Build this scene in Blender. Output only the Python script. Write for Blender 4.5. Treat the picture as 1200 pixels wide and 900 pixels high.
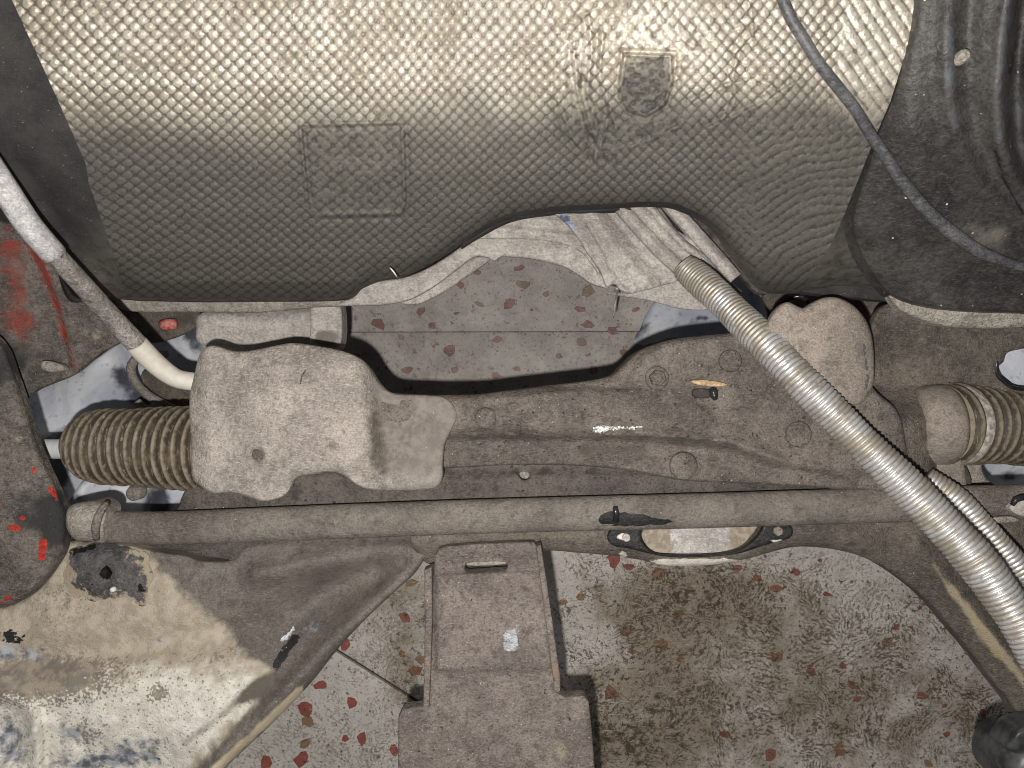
import bpy, bmesh, math, random
import numpy as np
from mathutils import Vector
from mathutils.geometry import delaunay_2d_cdt
random.seed(7); RNG = np.random.RandomState(5)
for o in list(bpy.data.objects): bpy.data.objects.remove(o)
SC = bpy.context.scene; COL = SC.collection

# ------------------------------------------------------------ camera, world, lamps, exposure
CAMH = 1.0; F = 900.0
cam = bpy.data.cameras.new('camera'); cam.sensor_width = 36; cam.lens = 27.0; cam.clip_start = 0.01; cam.clip_end = 60
camo = bpy.data.objects.new('camera', cam); camo.location = (0, 0, CAMH); COL.objects.link(camo); SC.camera = camo
w = bpy.data.worlds.new('World'); SC.world = w; w.use_nodes = True
w.node_tree.nodes['Background'].inputs[0].default_value = (0.95, 0.95, 1.0, 1)
w.node_tree.nodes['Background'].inputs[1].default_value = 0.03
def lamp(name, kind, loc, power, col, target=None, **kw):
    l = bpy.data.lights.new(name, kind); l.energy = power; l.color = col
    for k, v in kw.items(): setattr(l, k, v)
    o = bpy.data.objects.new(name, l); o.location = loc
    if target is not None:
        o.rotation_euler = (Vector(target) - Vector(loc)).to_track_quat('-Z', 'Y').to_euler()
    COL.objects.link(o); return o
lamp('torch_lamp', 'POINT', (-0.013, -0.026, 1.012), 17.0, (1.0, 0.955, 0.90), shadow_soft_size=0.0035)
lamp('overhead_fill', 'AREA', (-0.15, -0.75, 2.6), 3.0, (1.0, 0.985, 0.95), target=(0, 0.0, 0.2), shape='RECTANGLE', size=1.1, size_y=0.7)  # soft fill light added overhead; no such lamp in view
SC.view_settings.view_transform = 'Standard'; SC.view_settings.look = 'None'
SC.view_settings.exposure = 0.05; SC.view_settings.gamma = 1.0
SC.render.engine = 'CYCLES'; SC.cycles.filter_width = 1.05; SC.render.resolution_x = 1024; SC.render.resolution_y = 768

# ------------------------------------------------------------ helpers: numbers
def P(px, py, d):
    """a point of the place d metres below the lens, from where it sits in the frame"""
    return ((px-600.0)*d/F, (450.0-py)*d/F, CAMH-d)
def PA(px, py, d): return np.stack([(px-600.0)*d/F, (450.0-py)*d/F, CAMH-d], -1)
def sm(a, b, x):
    t = np.clip((np.asarray(x, float)-a)/(b-a), 0, 1); return t*t*(3-2*t)
def gs(px, py, cx, cy, rx, ry=None, p=2):
    ry = ry or rx; return np.exp(-(np.abs((px-cx)/rx)**p + np.abs((py-cy)/ry)**p))
_L = RNG.rand(64, 64)
def vn(x, y, s, seed=0):
    x = np.asarray(x, float)/s + seed*7.31; y = np.asarray(y, float)/s + seed*3.77
    ix = np.floor(x).astype(int); iy = np.floor(y).astype(int); fx = x-ix; fy = y-iy
    fx = fx*fx*(3-2*fx); fy = fy*fy*(3-2*fy)
    g = lambda i, j: _L[i % 64, j % 64]
    return (g(ix, iy)*(1-fx)+g(ix+1, iy)*fx)*(1-fy)+(g(ix, iy+1)*(1-fx)+g(ix+1, iy+1)*fx)*fy - .5
def fbm(x, y, s, seed=0, n=3):
    r = 0; a = 1
    for k in range(n): r = r+a*vn(x, y, s/2**k, seed+k); a *= .5
    return r
def catmull(pts, closed=True, step=6.0):
    pts = [tuple(p) for p in pts]; n = len(pts); out = []
    rng = range(n) if closed else range(n-1)
    for i in rng:
        p1 = np.array(pts[i]); p2 = np.array(pts[(i+1) % n])
        p0 = np.array(pts[(i-1) % n]) if closed or i > 0 else p1
        p3 = np.array(pts[(i+2) % n]) if closed or i < n-2 else p2
        L = np.linalg.norm((p2-p1)[:2]); 
        if L < 1e-6: continue
        k = max(1, int(round(L/step)))
        for j in range(k):
            t = j/k
            out.append(.5*((2*p1)+(-p0+p2)*t+(2*p0-5*p1+4*p2-p3)*t*t+(-p0+3*p1-3*p2+p3)*t**3))
    if not closed: out.append(np.array(pts[-1], float))
    return np.array(out)
def polyline(pts, closed=True, step=6.0):
    pts = np.array(pts, float); out = []; n = len(pts)
    for i in range(n if closed else n-1):
        a, b = pts[i], pts[(i+1) % n]; k = max(1, int(round(np.linalg.norm(b-a)/step)))
        for j in range(k): out.append(a+(b-a)*j/k)
    if not closed: out.append(pts[-1])
    return np.array(out)
def inside(x, y, poly):
    c = np.zeros(x.shape, bool); n = len(poly)
    for i in range(n):
        x1, y1 = poly[i]; x2, y2 = poly[(i+1) % n]
        if y1 == y2: continue
        m = ((y1 > y) != (y2 > y)) & (x < (x2-x1)*(y-y1)/(y2-y1)+x1); c ^= m
    return c
def dist(x, y, pts, closed=False):
    pts = np.array(pts, float); x = np.asarray(x, float); y = np.asarray(y, float)
    best = np.full(x.shape, 1e9); n = len(pts)
    for i in range(n if closed else n-1):
        a = pts[i]; b = pts[(i+1) % n]; ab = b-a; l2 = max(ab@ab, 1e-9)
        t = np.clip(((x-a[0])*ab[0]+(y-a[1])*ab[1])/l2, 0, 1)
        best = np.minimum(best, (x-a[0]-t*ab[0])**2+(y-a[1]-t*ab[1])**2)
    return np.sqrt(best)
def ridge(x, y, pts, wd, closed=False): return np.exp(-(dist(x, y, pts, closed)/wd)**2)
def pin(x, y, pts, soft=6.0):
    """1 inside the outline, falling to 0 over soft px outside"""
    m = inside(np.asarray(x, float), np.asarray(y, float), pts); d = dist(x, y, pts, True)
    return np.clip(.5+np.where(m, d, -d)/(2*soft), 0, 1)

# ------------------------------------------------------------ helpers: objects
def tag(o, label=None, cat=None, group=None, kind=None):
    for k, v in (('label', label), ('category', cat), ('group', group), ('kind', kind)):
        if v: o[k] = v
    return o
def thing(name, at, label, cat, group=None):
    o = bpy.data.objects.new(name, None); o.empty_display_size = .02; COL.objects.link(o); o.location = at
    return tag(o, label, cat, group)
def link(name, verts, faces, mat, parent=None, attrs=None, smooth=True):
    verts = np.asarray(verts, float)
    org = np.array(parent['_w'] if parent is not None and '_w' in parent else (parent.location if parent is not None else verts.mean(0)))
    me = bpy.data.meshes.new(name); me.from_pydata((verts-org).tolist(), [], [list(map(int, f)) for f in faces]); me.update()
    if smooth: me.shade_smooth()
    if attrs:
        for k, a in attrs.items():
            at = me.attributes.new(k, 'FLOAT', 'POINT'); at.data.foreach_set('value', np.asarray(a, np.float32))
    me.materials.append(mat)
    o = bpy.data.objects.new(name, me); COL.objects.link(o)
    if parent is None: o.location = org
    else: o.parent = parent
    if parent is not None and '_w' not in parent: pass
    return o
def plate(name, outline, depth, mat, parent=None, step=6.0, thick=.003, roll=5.0, rollh=.002, holes=(), attrs=None, straight=False, wob=0.0, seed=1):
    """a sheet with the given outline, its relief from depth(px,py), rounded edges and real thickness"""
    mk_ = polyline if straight else catmull
    loops = [mk_(outline, True, step)]+[catmull(h, True, min(step, 3.0)) for h in holes]
    if wob: 
        for L in loops:
            L += np.stack([fbm(L[:, 0], L[:, 1], 14, seed), fbm(L[:, 0], L[:, 1], 14, seed+5)], 1)*wob
    allb = loops
    def dall(x, y): 
        r = None
        for L in allb:
            q = dist(x, y, L, True); r = q if r is None else np.minimum(r, q)
        return r
    def ins(x, y):
        m = inside(x, y, loops[0])
        for L in loops[1:]: m &= ~inside(x, y, L)
        return m
    lo = loops[0].min(0); hi = loops[0].max(0)
    gx, gy = np.meshgrid(np.arange(lo[0], hi[0], step), np.arange(lo[1], hi[1], step*.87))
    gx = gx+np.where((np.arange(gx.shape[0]) % 2)[:, None] == 1, step*.5, 0); gx = gx.ravel(); gy = gy.ravel()
    db = dall(gx, gy); k = ins(gx, gy) & (db > max(step*.55, roll*.75)); gx = gx[k]; gy = gy[k]
    rx = []; ry = []
    if roll > 0:
        for L in loops:
            t = np.roll(L, -1, 0)-np.roll(L, 1, 0); nn = np.stack([-t[:, 1], t[:, 0]], 1); nn /= np.linalg.norm(nn, axis=1)[:, None]+1e-9
            for sgn in (-1, 1):
                for off in (.18, .5):
                    q = L+nn*sgn*off*roll; dd = dall(q[:, 0], q[:, 1]); kk = ins(q[:, 0], q[:, 1]) & (dd > off*roll*.8)
                    rx.append(q[kk, 0]); ry.append(q[kk, 1])
    pts = [np.stack([L[:, 0], L[:, 1]], 1) for L in loops]
    nb = sum(len(p) for p in pts)
    X = np.concatenate([p[:, 0] for p in pts]+[gx]+rx); Y = np.concatenate([p[:, 1] for p in pts]+[gy]+ry)
    edges = []; base = 0; ring = []
    for p in pts:
        n = len(p); edges += [(base+i, base+(i+1) % n) for i in range(n)]; base += n
    res = delaunay_2d_cdt([Vector((a, b)) for a, b in zip(X, Y)], edges, [], 0, 1e-4)
    V = np.array([(v[0], v[1]) for v in res[0]]); T = np.array(res[2]); 
    c = V[T].mean(1); T = T[ins(c[:, 0], c[:, 1])]
    x, y = V[:, 0], V[:, 1]; d = np.asarray(depth(x, y), float)*np.ones(len(x))
    if roll > 0:
        t = np.clip(dall(x, y)/roll, 0, 1); d = d+rollh*(1-np.sqrt(np.clip(1-(1-t)**2, 0, 1)))
    W = PA(x, y, d)
    # boundary edges -> skirt
    E = {}
    for a, b, cc in T:
        for e in ((a, b), (b, cc), (cc, a)):
            E[e] = E.get(e, 0)+1
    be = [e for e in E if (e[1], e[0]) not in E]
    # faces should look up (+Z): px,py -> y flips
    up = np.cross(W[T[0][1]]-W[T[0][0]], W[T[0][2]]-W[T[0][0]])[2] > 0
    faces = [tuple(t) if up else tuple(t[::-1]) for t in T]
    verts = list(W); n0 = len(W); mp = {}
    src = list(range(n0))
    def dup(i, dz):
        key = (i, dz)
        if key not in mp:
            q = W[i].copy(); q[2] -= dz; mp[key] = len(verts); verts.append(q); src.append(i)
        return mp[key]
    if thick > 0:
        for a, b in be:
            f = (dup(a, 1e-6), dup(a, thick), dup(b, thick), dup(b, 1e-6)); faces.append(f if up else f[::-1])
    at = {}
    if attrs:
        for kx, fn in attrs.items(): at[kx] = (np.asarray(fn(x, y))*np.ones(len(x)))[src]
    return link(name, np.array(verts), faces, mat, parent, at)
def sweep(name, path, mat, parent=None, seg=20, prof=None, ds=None, caps=True, flat=1.0, oval=None):
    """tube along path = [(px,py,d,r)], prof(s, ang)-> multiplier of the radius, s in metres"""
    c = np.array([list(P(a, b, d))+[r] for a, b, d, r in path])
    pts = catmull(c*1000, False, 2.0)/1000 if len(c) > 2 else np.array([c[0]+(c[1]-c[0])*t for t in np.linspace(0, 1, 12)])
    L = np.concatenate([[0], np.cumsum(np.linalg.norm(np.diff(pts[:, :3], axis=0), axis=1))])
    n = max(2, int(L[-1]/(ds or .004))+1); s = np.linspace(0, L[-1], n)
    q = np.stack([np.interp(s, L, pts[:, i]) for i in range(4)], 1)
    T = np.gradient(q[:, :3], axis=0); T /= np.linalg.norm(T, axis=1)[:, None]
    up = np.array([0, 0, 1.0]); U = np.cross(T, up); U /= np.linalg.norm(U, axis=1)[:, None]+1e-9; Vv = np.cross(U, T)
    A = np.linspace(0, 2*math.pi, seg, endpoint=False); verts = []
    for i in range(n):
        m = prof(s[i], A, L[-1]) if prof else 1.0
        R = q[i, 3]*m*np.ones(seg)
        verts.append(q[i, :3]+np.outer(R*np.cos(A), U[i])+np.outer(R*np.sin(A)*flat, Vv[i]))
    verts = np.concatenate(verts); faces = []
    for i in range(n-1):
        for j in range(seg):
            k = (j+1) % seg; faces.append((i*seg+j, i*seg+k, (i+1)*seg+k, (i+1)*seg+j))
    if caps: faces.append(tuple(range(seg))[::-1]); faces.append(tuple((n-1)*seg+j for j in range(seg)))
    o = link(name, verts, faces, mat, parent)
    return o
def lathe(name, px, py, d, prof, mat, parent=None, seg=28, hexa=False, rot=0.0, tilt=(0, 0)):
    """prof = [(radius_m, height_m above d)] around the vertical"""
    c = np.array(P(px, py, d)); verts = []; faces = []; n = 6 if hexa else seg
    for r, h in prof:
        for j in range(n):
            a = rot+2*math.pi*j/n; x, y = r*math.cos(a), r*math.sin(a)
            verts.append(c+np.array([x, y, h+x*tilt[0]+y*tilt[1]]))
    for i in range(len(prof)-1):
        for j in range(n):
            k = (j+1) % n; faces.append((i*n+j, i*n+k, (i+1)*n+k, (i+1)*n+j))
    faces.append(tuple((len(prof)-1)*n+j for j in range(n)))
    return link(name, np.array(verts), faces, mat, parent, smooth=not hexa)
def bolt(px, py, d, r, mat, parent, hx=True, h=.0035, flange=True, name='bolt'):
    m = d/F; R = r*m
    if not hx:
        return lathe(name, px, py, d, [(R*.95, -.002), (R*.95, .0004), (R*.86, .0013), (R*.5, .0016)], mat, parent)
    if flange:
        b = lathe(name, px, py, d+.001, [(R*1.0, -.001), (R*1.0, .0002), (R*.90, .0010), (R*.62, .0012)], mat, parent)
    else: b = None
    tgt = b if b is not None else parent
    if hx:
        q = lathe('bolt_head' if b else name, px, py, d, [(R*.72, 0), (R*.72, h*1.1), (R*.62, h*1.4), (R*.42, h*1.4), (R*.36, h*1.2)], mat, None, hexa=True, rot=random.random())
    else:
        q = lathe('bolt_head' if b else name, px, py, d, [(R*.62, 0), (R*.6, h*.6), (R*.45, h), (R*.2, h*1.1)], mat, None)
    # re-parent keeping place
    loc = q.location.copy(); q.parent = tgt; q.location = loc-(wl(tgt))
    return b or q
def wl(o):
    v = Vector((0, 0, 0))
    while o is not None: v += o.location; o = o.parent
    return v

# ------------------------------------------------------------ helpers: materials
class M:
    def __init__(s, name):
        s.m = bpy.data.materials.new(name); s.m.use_nodes = True; s.t = s.m.node_tree; s.b = s.t.nodes['Principled BSDF']
        s.co = s.t.nodes.new('ShaderNodeNewGeometry').outputs['Position']
    def n(s, ty): return s.t.nodes.new(ty)
    def set(s, sock, v):
        if isinstance(v, bpy.types.NodeSocket): s.t.links.new(v, sock)
        elif isinstance(v, (tuple, list)): sock.default_value = tuple(v)+((1,) if len(v) == 3 and len(sock.default_value) == 4 else ())
        else: sock.default_value = v
    def noise(s, sc, det=4, ro=.55, dist=0, co=None, out='Fac'):
        n = s.n('ShaderNodeTexNoise'); s.set(n.inputs['Vector'], co or s.co); n.inputs['Scale'].default_value = sc
        n.inputs['Detail'].default_value = det; n.inputs['Roughness'].default_value = ro; n.inputs['Distortion'].default_value = dist
        return n.outputs[out]
    def voro(s, sc, feat='F1', co=None, out='Distance', rnd=1.0):
        n = s.n('ShaderNodeTexVoronoi'); n.feature = feat; s.set(n.inputs['Vector'], co or s.co); n.inputs['Scale'].default_value = sc
        n.inputs['Randomness'].default_value = rnd; return n.outputs[out]
    def ramp(s, x, a, b, lo=0.0, hi=1.0):
        n = s.n('ShaderNodeMapRange'); n.interpolation_type = 'SMOOTHSTEP'; s.set(n.inputs[0], x)
        n.inputs[1].default_value = a; n.inputs[2].default_value = b; n.inputs[3].default_value = lo; n.inputs[4].default_value = hi
        return n.outputs[0]
    def mt(s, op, a, b=0.0, c=None):
        n = s.n('ShaderNodeMath'); n.operation = op; s.set(n.inputs[0], a); s.set(n.inputs[1], b)
        if c is not None: s.set(n.inputs[2], c)
        return n.outputs[0]
    def mix(s, f, a, b):
        n = s.n('ShaderNodeMix'); n.data_type = 'RGBA'; s.set(n.inputs[0], f); s.set(n.inputs[6], a); s.set(n.inputs[7], b); return n.outputs[2]
    def at(s, nm):
        n = s.n('ShaderNodeAttribute'); n.attribute_name = nm; return n.outputs['Fac']
    def stretch(s, sx, sy, sz=1, rz=0.0):
        n = s.n('ShaderNodeMapping'); s.set(n.inputs[0], s.co); n.inputs['Scale'].default_value = (sx, sy, sz); n.inputs['Rotation'].default_value = (0, 0, rz); return n.outputs[0]
    def mask(s, nm, sc=120, amt=.9, a=.42, b=.58, det=5):
        v = s.mt('ADD', s.at(nm), s.mt('MULTIPLY', s.mt('SUBTRACT', s.noise(sc, det, .6), .5), amt)); return s.ramp(v, a, b)
    def bump(s, h, st=.5, dist=.001):
        n = s.n('ShaderNodeBump'); n.inputs['Strength'].default_value = st; n.inputs['Distance'].default_value = dist; s.set(n.inputs['Height'], h)
        prev = s.b.inputs['Normal'].links
        if prev: s.t.links.new(prev[0].from_socket, n.inputs['Normal'])
        s.t.links.new(n.outputs[0], s.b.inputs['Normal'])
    def done(s, col, rough=.7, metal=0.0, spec=None):
        s.set(s.b.inputs['Base Color'], col); s.set(s.b.inputs['Roughness'], rough); s.set(s.b.inputs['Metallic'], metal)
        if spec is not None: s.b.inputs['Specular IOR Level'].default_value = spec
        return s.m
def grime(name, base, light, dark, big=28, rough=.72, metal=0.0, spots=.62, chips=.70, chipc=(.62, .58, .52), masks=(), bump=.5, streak=None, spec=.35, fine=700, redspot=None):
    """dusty, oily, speckled metal: blotches, fine grain, dark pits, pale flecks, plus stains with shapes of their own"""
    des = lambda c: tuple((v*.70+.30*(c[0]*.3+c[1]*.6+c[2]*.1))*q_ for v, q_ in zip(c, (1.0, .98, 1.0)))
    base, light, dark = des(base), des(light), des(dark)
    light = tuple(v*1.12 for v in light); dark = tuple(v*.72 for v in dark)
    s = M(name); n1 = s.noise(big, 5, .6, .4); n2 = s.noise(big*5, 4, .6); n3 = s.noise(fine, 3, .6)
    col = s.mix(s.ramp(n1, .40, .58), base, light); col = s.mix(s.ramp(s.noise(big*.45, 3, .6), .48, .62, 0, .45), col, dark)
    col = s.mix(s.mt('MULTIPLY', s.ramp(n2, .50, .68), .55), col, dark)
    col = s.mix(s.ramp(n3, .36, .66, 0, .55), col, dark)
    g2 = s.noise(fine*.4, 5, .75, .3); col = s.mix(s.ramp(g2, .50, .66, 0, .5), col, light); col = s.mix(s.ramp(g2, .46, .34, 0, .55), col, dark)
    for rz_, sc_ in ((.35, 260), (-.6, 230), (1.3, 250)):
        k_ = s.noise(sc_, 3, .6, .3, s.stretch(1, 5, 1, rz_)); col = s.mix(s.ramp(k_, .60, .68, 0, .5), col, tuple(min(.8, v*1.25) for v in light))
    if streak:
        co = s.stretch(*streak); col = s.mix(s.ramp(s.noise(300, 4, .6, 0, co), .5, .72, 0, .5), col, light)
    rg = s.mt('ADD', s.ramp(n2, .3, .7, -.1, .1), rough); mt_ = metal
    for nm, c, kw in masks:
        kw = dict(kw); r2 = kw.pop('rough', None); m2 = kw.pop('metal', None); c2 = kw.pop('c2', None)
        mk = s.mask(nm, **kw)
        if c2: c = s.mix(s.ramp(s.noise(big*6, 4, .6), .4, .62), c, c2)
        col = s.mix(mk, col, c)
        if r2 is not None:
            rg = s.mt('ADD', s.mt('MULTIPLY', rg, s.mt('SUBTRACT', 1.0, mk)), s.mt('MULTIPLY', mk, r2))
        if m2 is not None: mt_ = s.mt('MULTIPLY', mk, m2)
    sp = s.noise(fine*.5, 4, .65, .5)
    col = s.mix(s.ramp(sp, spots, spots+.05), col, tuple(v*.55 for v in dark))
    vv = s.voro(fine*.45); vsel = s.mt('MULTIPLY', s.ramp(vv, .10, .16, 1, 0), s.ramp(s.noise(big*9, 2), chips-.06, chips-.02))
    col = s.mix(vsel, col, chipc)
    if redspot: col = s.mix(s.ramp(s.noise(90, 3, .5), redspot, redspot+.02), col, (.45, .05, .03))
    s.bump(s.mt('ADD', s.mt('ADD', n3, g2), s.mt('MULTIPLY', n2, .8)), min(1, bump*1.5), .0013)
    s.bump(s.noise(big*2.2, 5, .6), bump*.8, .003)
    return s.done(col, rg, mt_, spec)

DUST = (.30, .255, .205); DUSTL = (.42, .365, .30); DUSTD = (.13, .108, .088)
MAT = {}
MAT['cover'] = grime('dusty_steel_cover', (0.351, 0.307, 0.253), (0.458, 0.405, 0.336), (0.195, 0.164, 0.131), 22, .7, masks=(
    ('rk', (.20, .176, .158), dict(sc=60, amt=.8, a=.2, b=.9, c2=(.265, .235, .208))), ('soot', (.12, .105, .09), dict(sc=220, amt=1.3, a=.2, b=.75, c2=(.19, .16, .13))), ('rust', (.34, .27, .19), dict(sc=90, amt=1.0, a=.3, b=.8))), spots=.70)
MAT['rack'] = grime('oily_dusty_casting', (0.143, 0.118, 0.094), (0.210, 0.175, 0.139), (0.070, 0.055, 0.045), 26, .62, masks=(
    ('pale', (.44, .37, .28), dict(sc=60, amt=1.2, a=.5, b=.9)), ('oil', (.085, .068, .055), dict(sc=70, amt=1.1, a=.45, b=.85)), ('bare', (.8, .8, .8), dict(sc=260, amt=1.4, a=.75, b=.8, rough=.3, metal=.8))), streak=(1, 3.5), chips=.64, chipc=(.55, .5, .43))
MAT['bracket'] = grime('plain_dusty_bracket', (0.288, 0.241, 0.184), (0.349, 0.292, 0.227), (0.166, 0.136, 0.105), 20, .6, masks=(
    ('oil', (.17, .14, .115), dict(sc=50, amt=1.0, a=.45, b=.9)), ('bare', (.85, .85, .85), dict(sc=300, amt=1.6, a=.72, b=.78, rough=.25, metal=.9))), spots=.74, bump=.3)
MAT['ledge'] = grime('dark_dusty_steel', (0.106, 0.087, 0.072), (0.148, 0.125, 0.101), (0.053, 0.044, 0.036), 24, .7, masks=(
    ('pale', (.36, .30, .24), dict(sc=50, amt=1.2, a=.5, b=.95)), ('oil', (.06, .052, .045), dict(sc=110, amt=1.0))), streak=(1, 4))
MAT['bar'] = grime('dusty_roll_bar', (0.190, 0.162, 0.130), (0.241, 0.209, 0.168), (0.107, 0.089, 0.070), 26, .66, masks=(
    ('oil', (.10, .085, .07), dict(sc=80, amt=1.0)),), spots=.68, streak=(1, 5))
MAT['chassis'] = grime('brown_dusty_chassis', (0.156, 0.134, 0.103), (0.220, 0.189, 0.138), (0.082, 0.070, 0.056), 22, .7, masks=(
    ('pale', (.42, .35, .24), dict(sc=45, amt=1.3, a=.5, b=1.0)), ('oil', (.10, .085, .07), dict(sc=70, amt=1.2, a=.45, b=.9)), ('chalk', (.74, .70, .64), dict(sc=190, amt=1.0, a=.45, b=.6, c2=(.6, .54, .46)))), spots=.67, bump=.7)
MAT['mount'] = grime('speckled_mount_steel', (0.215, 0.176, 0.146), (0.284, 0.237, 0.193), (0.112, 0.086, 0.077), 26, .72, masks=(
    ('pale', (.42, .37, .27), dict(sc=60, amt=1.3, a=.45, b=.9)), ('oil', (.15, .12, .125), dict(sc=60, amt=1.2, a=.45, b=.9)),
    ('rust', (.34, .20, .12), dict(sc=120, amt=1.2, a=.45, b=.9)), ('bare', (.42, .44, .48), dict(sc=260, amt=1.1, rough=.4, metal=.5, c2=(.62, .64, .68)))), spots=.63, chips=.66, chipc=(.7, .63, .57), bump=.55)
MAT['arm'] = grime('cream_subframe', (0.186, 0.162, 0.131), (0.234, 0.203, 0.162), (0.110, 0.093, 0.076), 20, .55, masks=(
    ('tan', (.42, .365, .285), dict(sc=60, amt=.9, a=.35, b=.78, c2=(.54, .475, .385))),
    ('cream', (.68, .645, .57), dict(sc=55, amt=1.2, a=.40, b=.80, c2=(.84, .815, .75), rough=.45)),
    ('flake', (.25, .22, .19), dict(sc=430, amt=2.2, a=.62, b=.68, c2=(.40, .34, .27))),
    ('blue', (.13, .14, .165), dict(sc=110, amt=1.9, a=.45, b=.95, c2=(.44, .46, .50), rough=.4)),
    ('black', (.02, .02, .022), dict(sc=170, amt=1.2, a=.55, b=.62)),
    ('rim', (.62, .53, .38), dict(sc=60, amt=.9, a=.45, b=.85)),
    ('oil', (.13, .11, .092), dict(sc=60, amt=1.0, a=.45, b=.95)),
    ('bare', (.75, .78, .85), dict(sc=260, amt=1.5, a=.72, b=.8, rough=.28, metal=.7))), spots=.71, bump=.45)
MAT['rubber_mound'] = grime('scuffed_black_rubber', (.085, .083, .085), (.16, .15, .145), (.03, .03, .03), 40, .55, masks=(
    ('hole', (.006, .006, .006), dict(sc=220, amt=.9, a=.5, b=.55)), ('tan', (.42, .355, .27), dict(sc=150, amt=1.7, a=.42, b=.62))), spots=.66)
MAT['black'] = grime('matt_black_paint', (.018, .018, .019), (.035, .034, .034), (.008, .008, .008), 60, .5, spots=.8, chips=.69, chipc=(.5, .45, .4), bump=.3, masks=(('pale', (.75, .70, .66), dict(sc=200, amt=.9)),))
MAT['wing'] = grime('worn_wing_paint', (0.143, 0.123, 0.101), (0.224, 0.191, 0.153), (0.053, 0.045, 0.039), 30, .68, masks=(
    ('soot', (.045, .044, .045), dict(sc=60, amt=1.2, a=.4, b=.85)), ('red', (.36, .045, .028), dict(sc=75, amt=1.0, a=.42, b=.95, rough=.5, c2=(.20, .06, .05))),
    ('chip', (.62, .05, .028), dict(sc=170, amt=1.3, a=.46, b=.53, rough=.4, c2=(.34, .035, .025))), ('pale', (.5, .43, .34), dict(sc=70, amt=1.2, a=.5, b=.9))), spots=.66, bump=.8)
MAT['tunnel'] = grime('dusty_aluminium_shield', (0.460, 0.423, 0.368), (0.552, 0.511, 0.446), (0.331, 0.304, 0.262), 24, .6, masks=(
    ('blue', (.09, .11, .17), dict(sc=190, amt=1.5, a=.55, b=.72, c2=(.35, .40, .52))), ('oil', (.20, .18, .155), dict(sc=60, amt=.9, a=.45, b=.9))), spots=.78, bump=.45, fine=500)
MAT['pipe'] = grime('dusty_grey_pipe', (0.288, 0.264, 0.224), (0.400, 0.368, 0.320), (0.176, 0.156, 0.128), 45, .65, bump=.9)
MAT['sleeve'] = grime('chalky_white_sleeve', (0.493, 0.484, 0.466), (0.581, 0.572, 0.546), (0.317, 0.326, 0.352), 45, .6, spots=.8, bump=.35)
MAT['dome'] = grime('black_dusty_plastic', (.042, .040, .037), (.080, .076, .068), (.026, .025, .025), 16, .48, masks=(
    ('pale', (.20, .185, .155), dict(sc=40, amt=1.2, a=.5, b=1.0)), ('blue', (.15, .165, .19), dict(sc=90, amt=.8, a=.35, b=1.0)), ('black', (.012, .012, .014), dict(sc=60, amt=.5, a=.45, b=.6))), spots=.72, chips=.67, bump=.35, fine=420)
MAT['flange'] = grime('pale_cork_ring', (0.357, 0.319, 0.255), (0.459, 0.412, 0.332), (0.204, 0.178, 0.140), 40, .8, spots=.68, bump=.8, streak=(1, 4))
MAT['hoserub'] = grime('grey_cable_skin', (.085, .088, .095), (.14, .143, .15), (.035, .035, .038), 40, .45, spots=.8, bump=.15)
MAT['daylitblue'] = None

# foil of the bulkhead panel: bright peaks, dust lying in the dimples
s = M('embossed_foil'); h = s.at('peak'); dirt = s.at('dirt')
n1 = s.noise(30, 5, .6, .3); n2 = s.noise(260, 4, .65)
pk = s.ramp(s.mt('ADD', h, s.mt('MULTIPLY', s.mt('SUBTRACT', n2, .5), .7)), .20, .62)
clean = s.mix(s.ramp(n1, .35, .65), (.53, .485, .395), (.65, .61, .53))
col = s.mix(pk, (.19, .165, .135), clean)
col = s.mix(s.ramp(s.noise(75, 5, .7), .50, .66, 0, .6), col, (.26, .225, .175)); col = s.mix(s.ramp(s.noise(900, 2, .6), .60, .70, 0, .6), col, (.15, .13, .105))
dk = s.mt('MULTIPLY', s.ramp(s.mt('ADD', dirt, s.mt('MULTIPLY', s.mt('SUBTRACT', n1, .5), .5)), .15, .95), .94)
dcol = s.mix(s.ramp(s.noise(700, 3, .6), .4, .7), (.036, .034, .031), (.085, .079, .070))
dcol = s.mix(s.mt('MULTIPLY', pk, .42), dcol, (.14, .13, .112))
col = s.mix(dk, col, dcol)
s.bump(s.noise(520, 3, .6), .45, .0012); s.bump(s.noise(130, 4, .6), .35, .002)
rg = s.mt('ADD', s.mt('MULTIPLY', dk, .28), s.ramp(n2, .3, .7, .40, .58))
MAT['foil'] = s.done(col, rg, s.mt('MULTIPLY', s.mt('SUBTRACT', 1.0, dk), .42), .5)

# felt with short pale fibres
s = M('black_felt'); n = s.noise(30, 4, .6)
fb = s.noise(900, 3, .7, 1.5, s.stretch(1, 2.6, 2.6, .3)); 
col = s.mix(s.ramp(n, .35, .7), (.040, .040, .043), (.085, .082, .078)); col = s.mix(s.ramp(fb, .52, .72, 0, .75), col, (.20, .185, .165))
col = s.mix(s.mt('MULTIPLY', s.ramp(s.at('dust'), .2, .9), s.ramp(s.noise(120, 4, .7), .2, .7)), col, (.21, .19, .16))
sp = s.mt('MULTIPLY', s.ramp(s.voro(260, co=s.stretch(1, 2.0, 1, .5)), .06, .11, 1, 0), s.ramp(s.noise(90, 2), .50, .56)); col = s.mix(sp, col, (.62, .58, .50))
s.bump(fb, .9, .0012); MAT['felt'] = s.done(col, .88, 0, .2)

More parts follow.
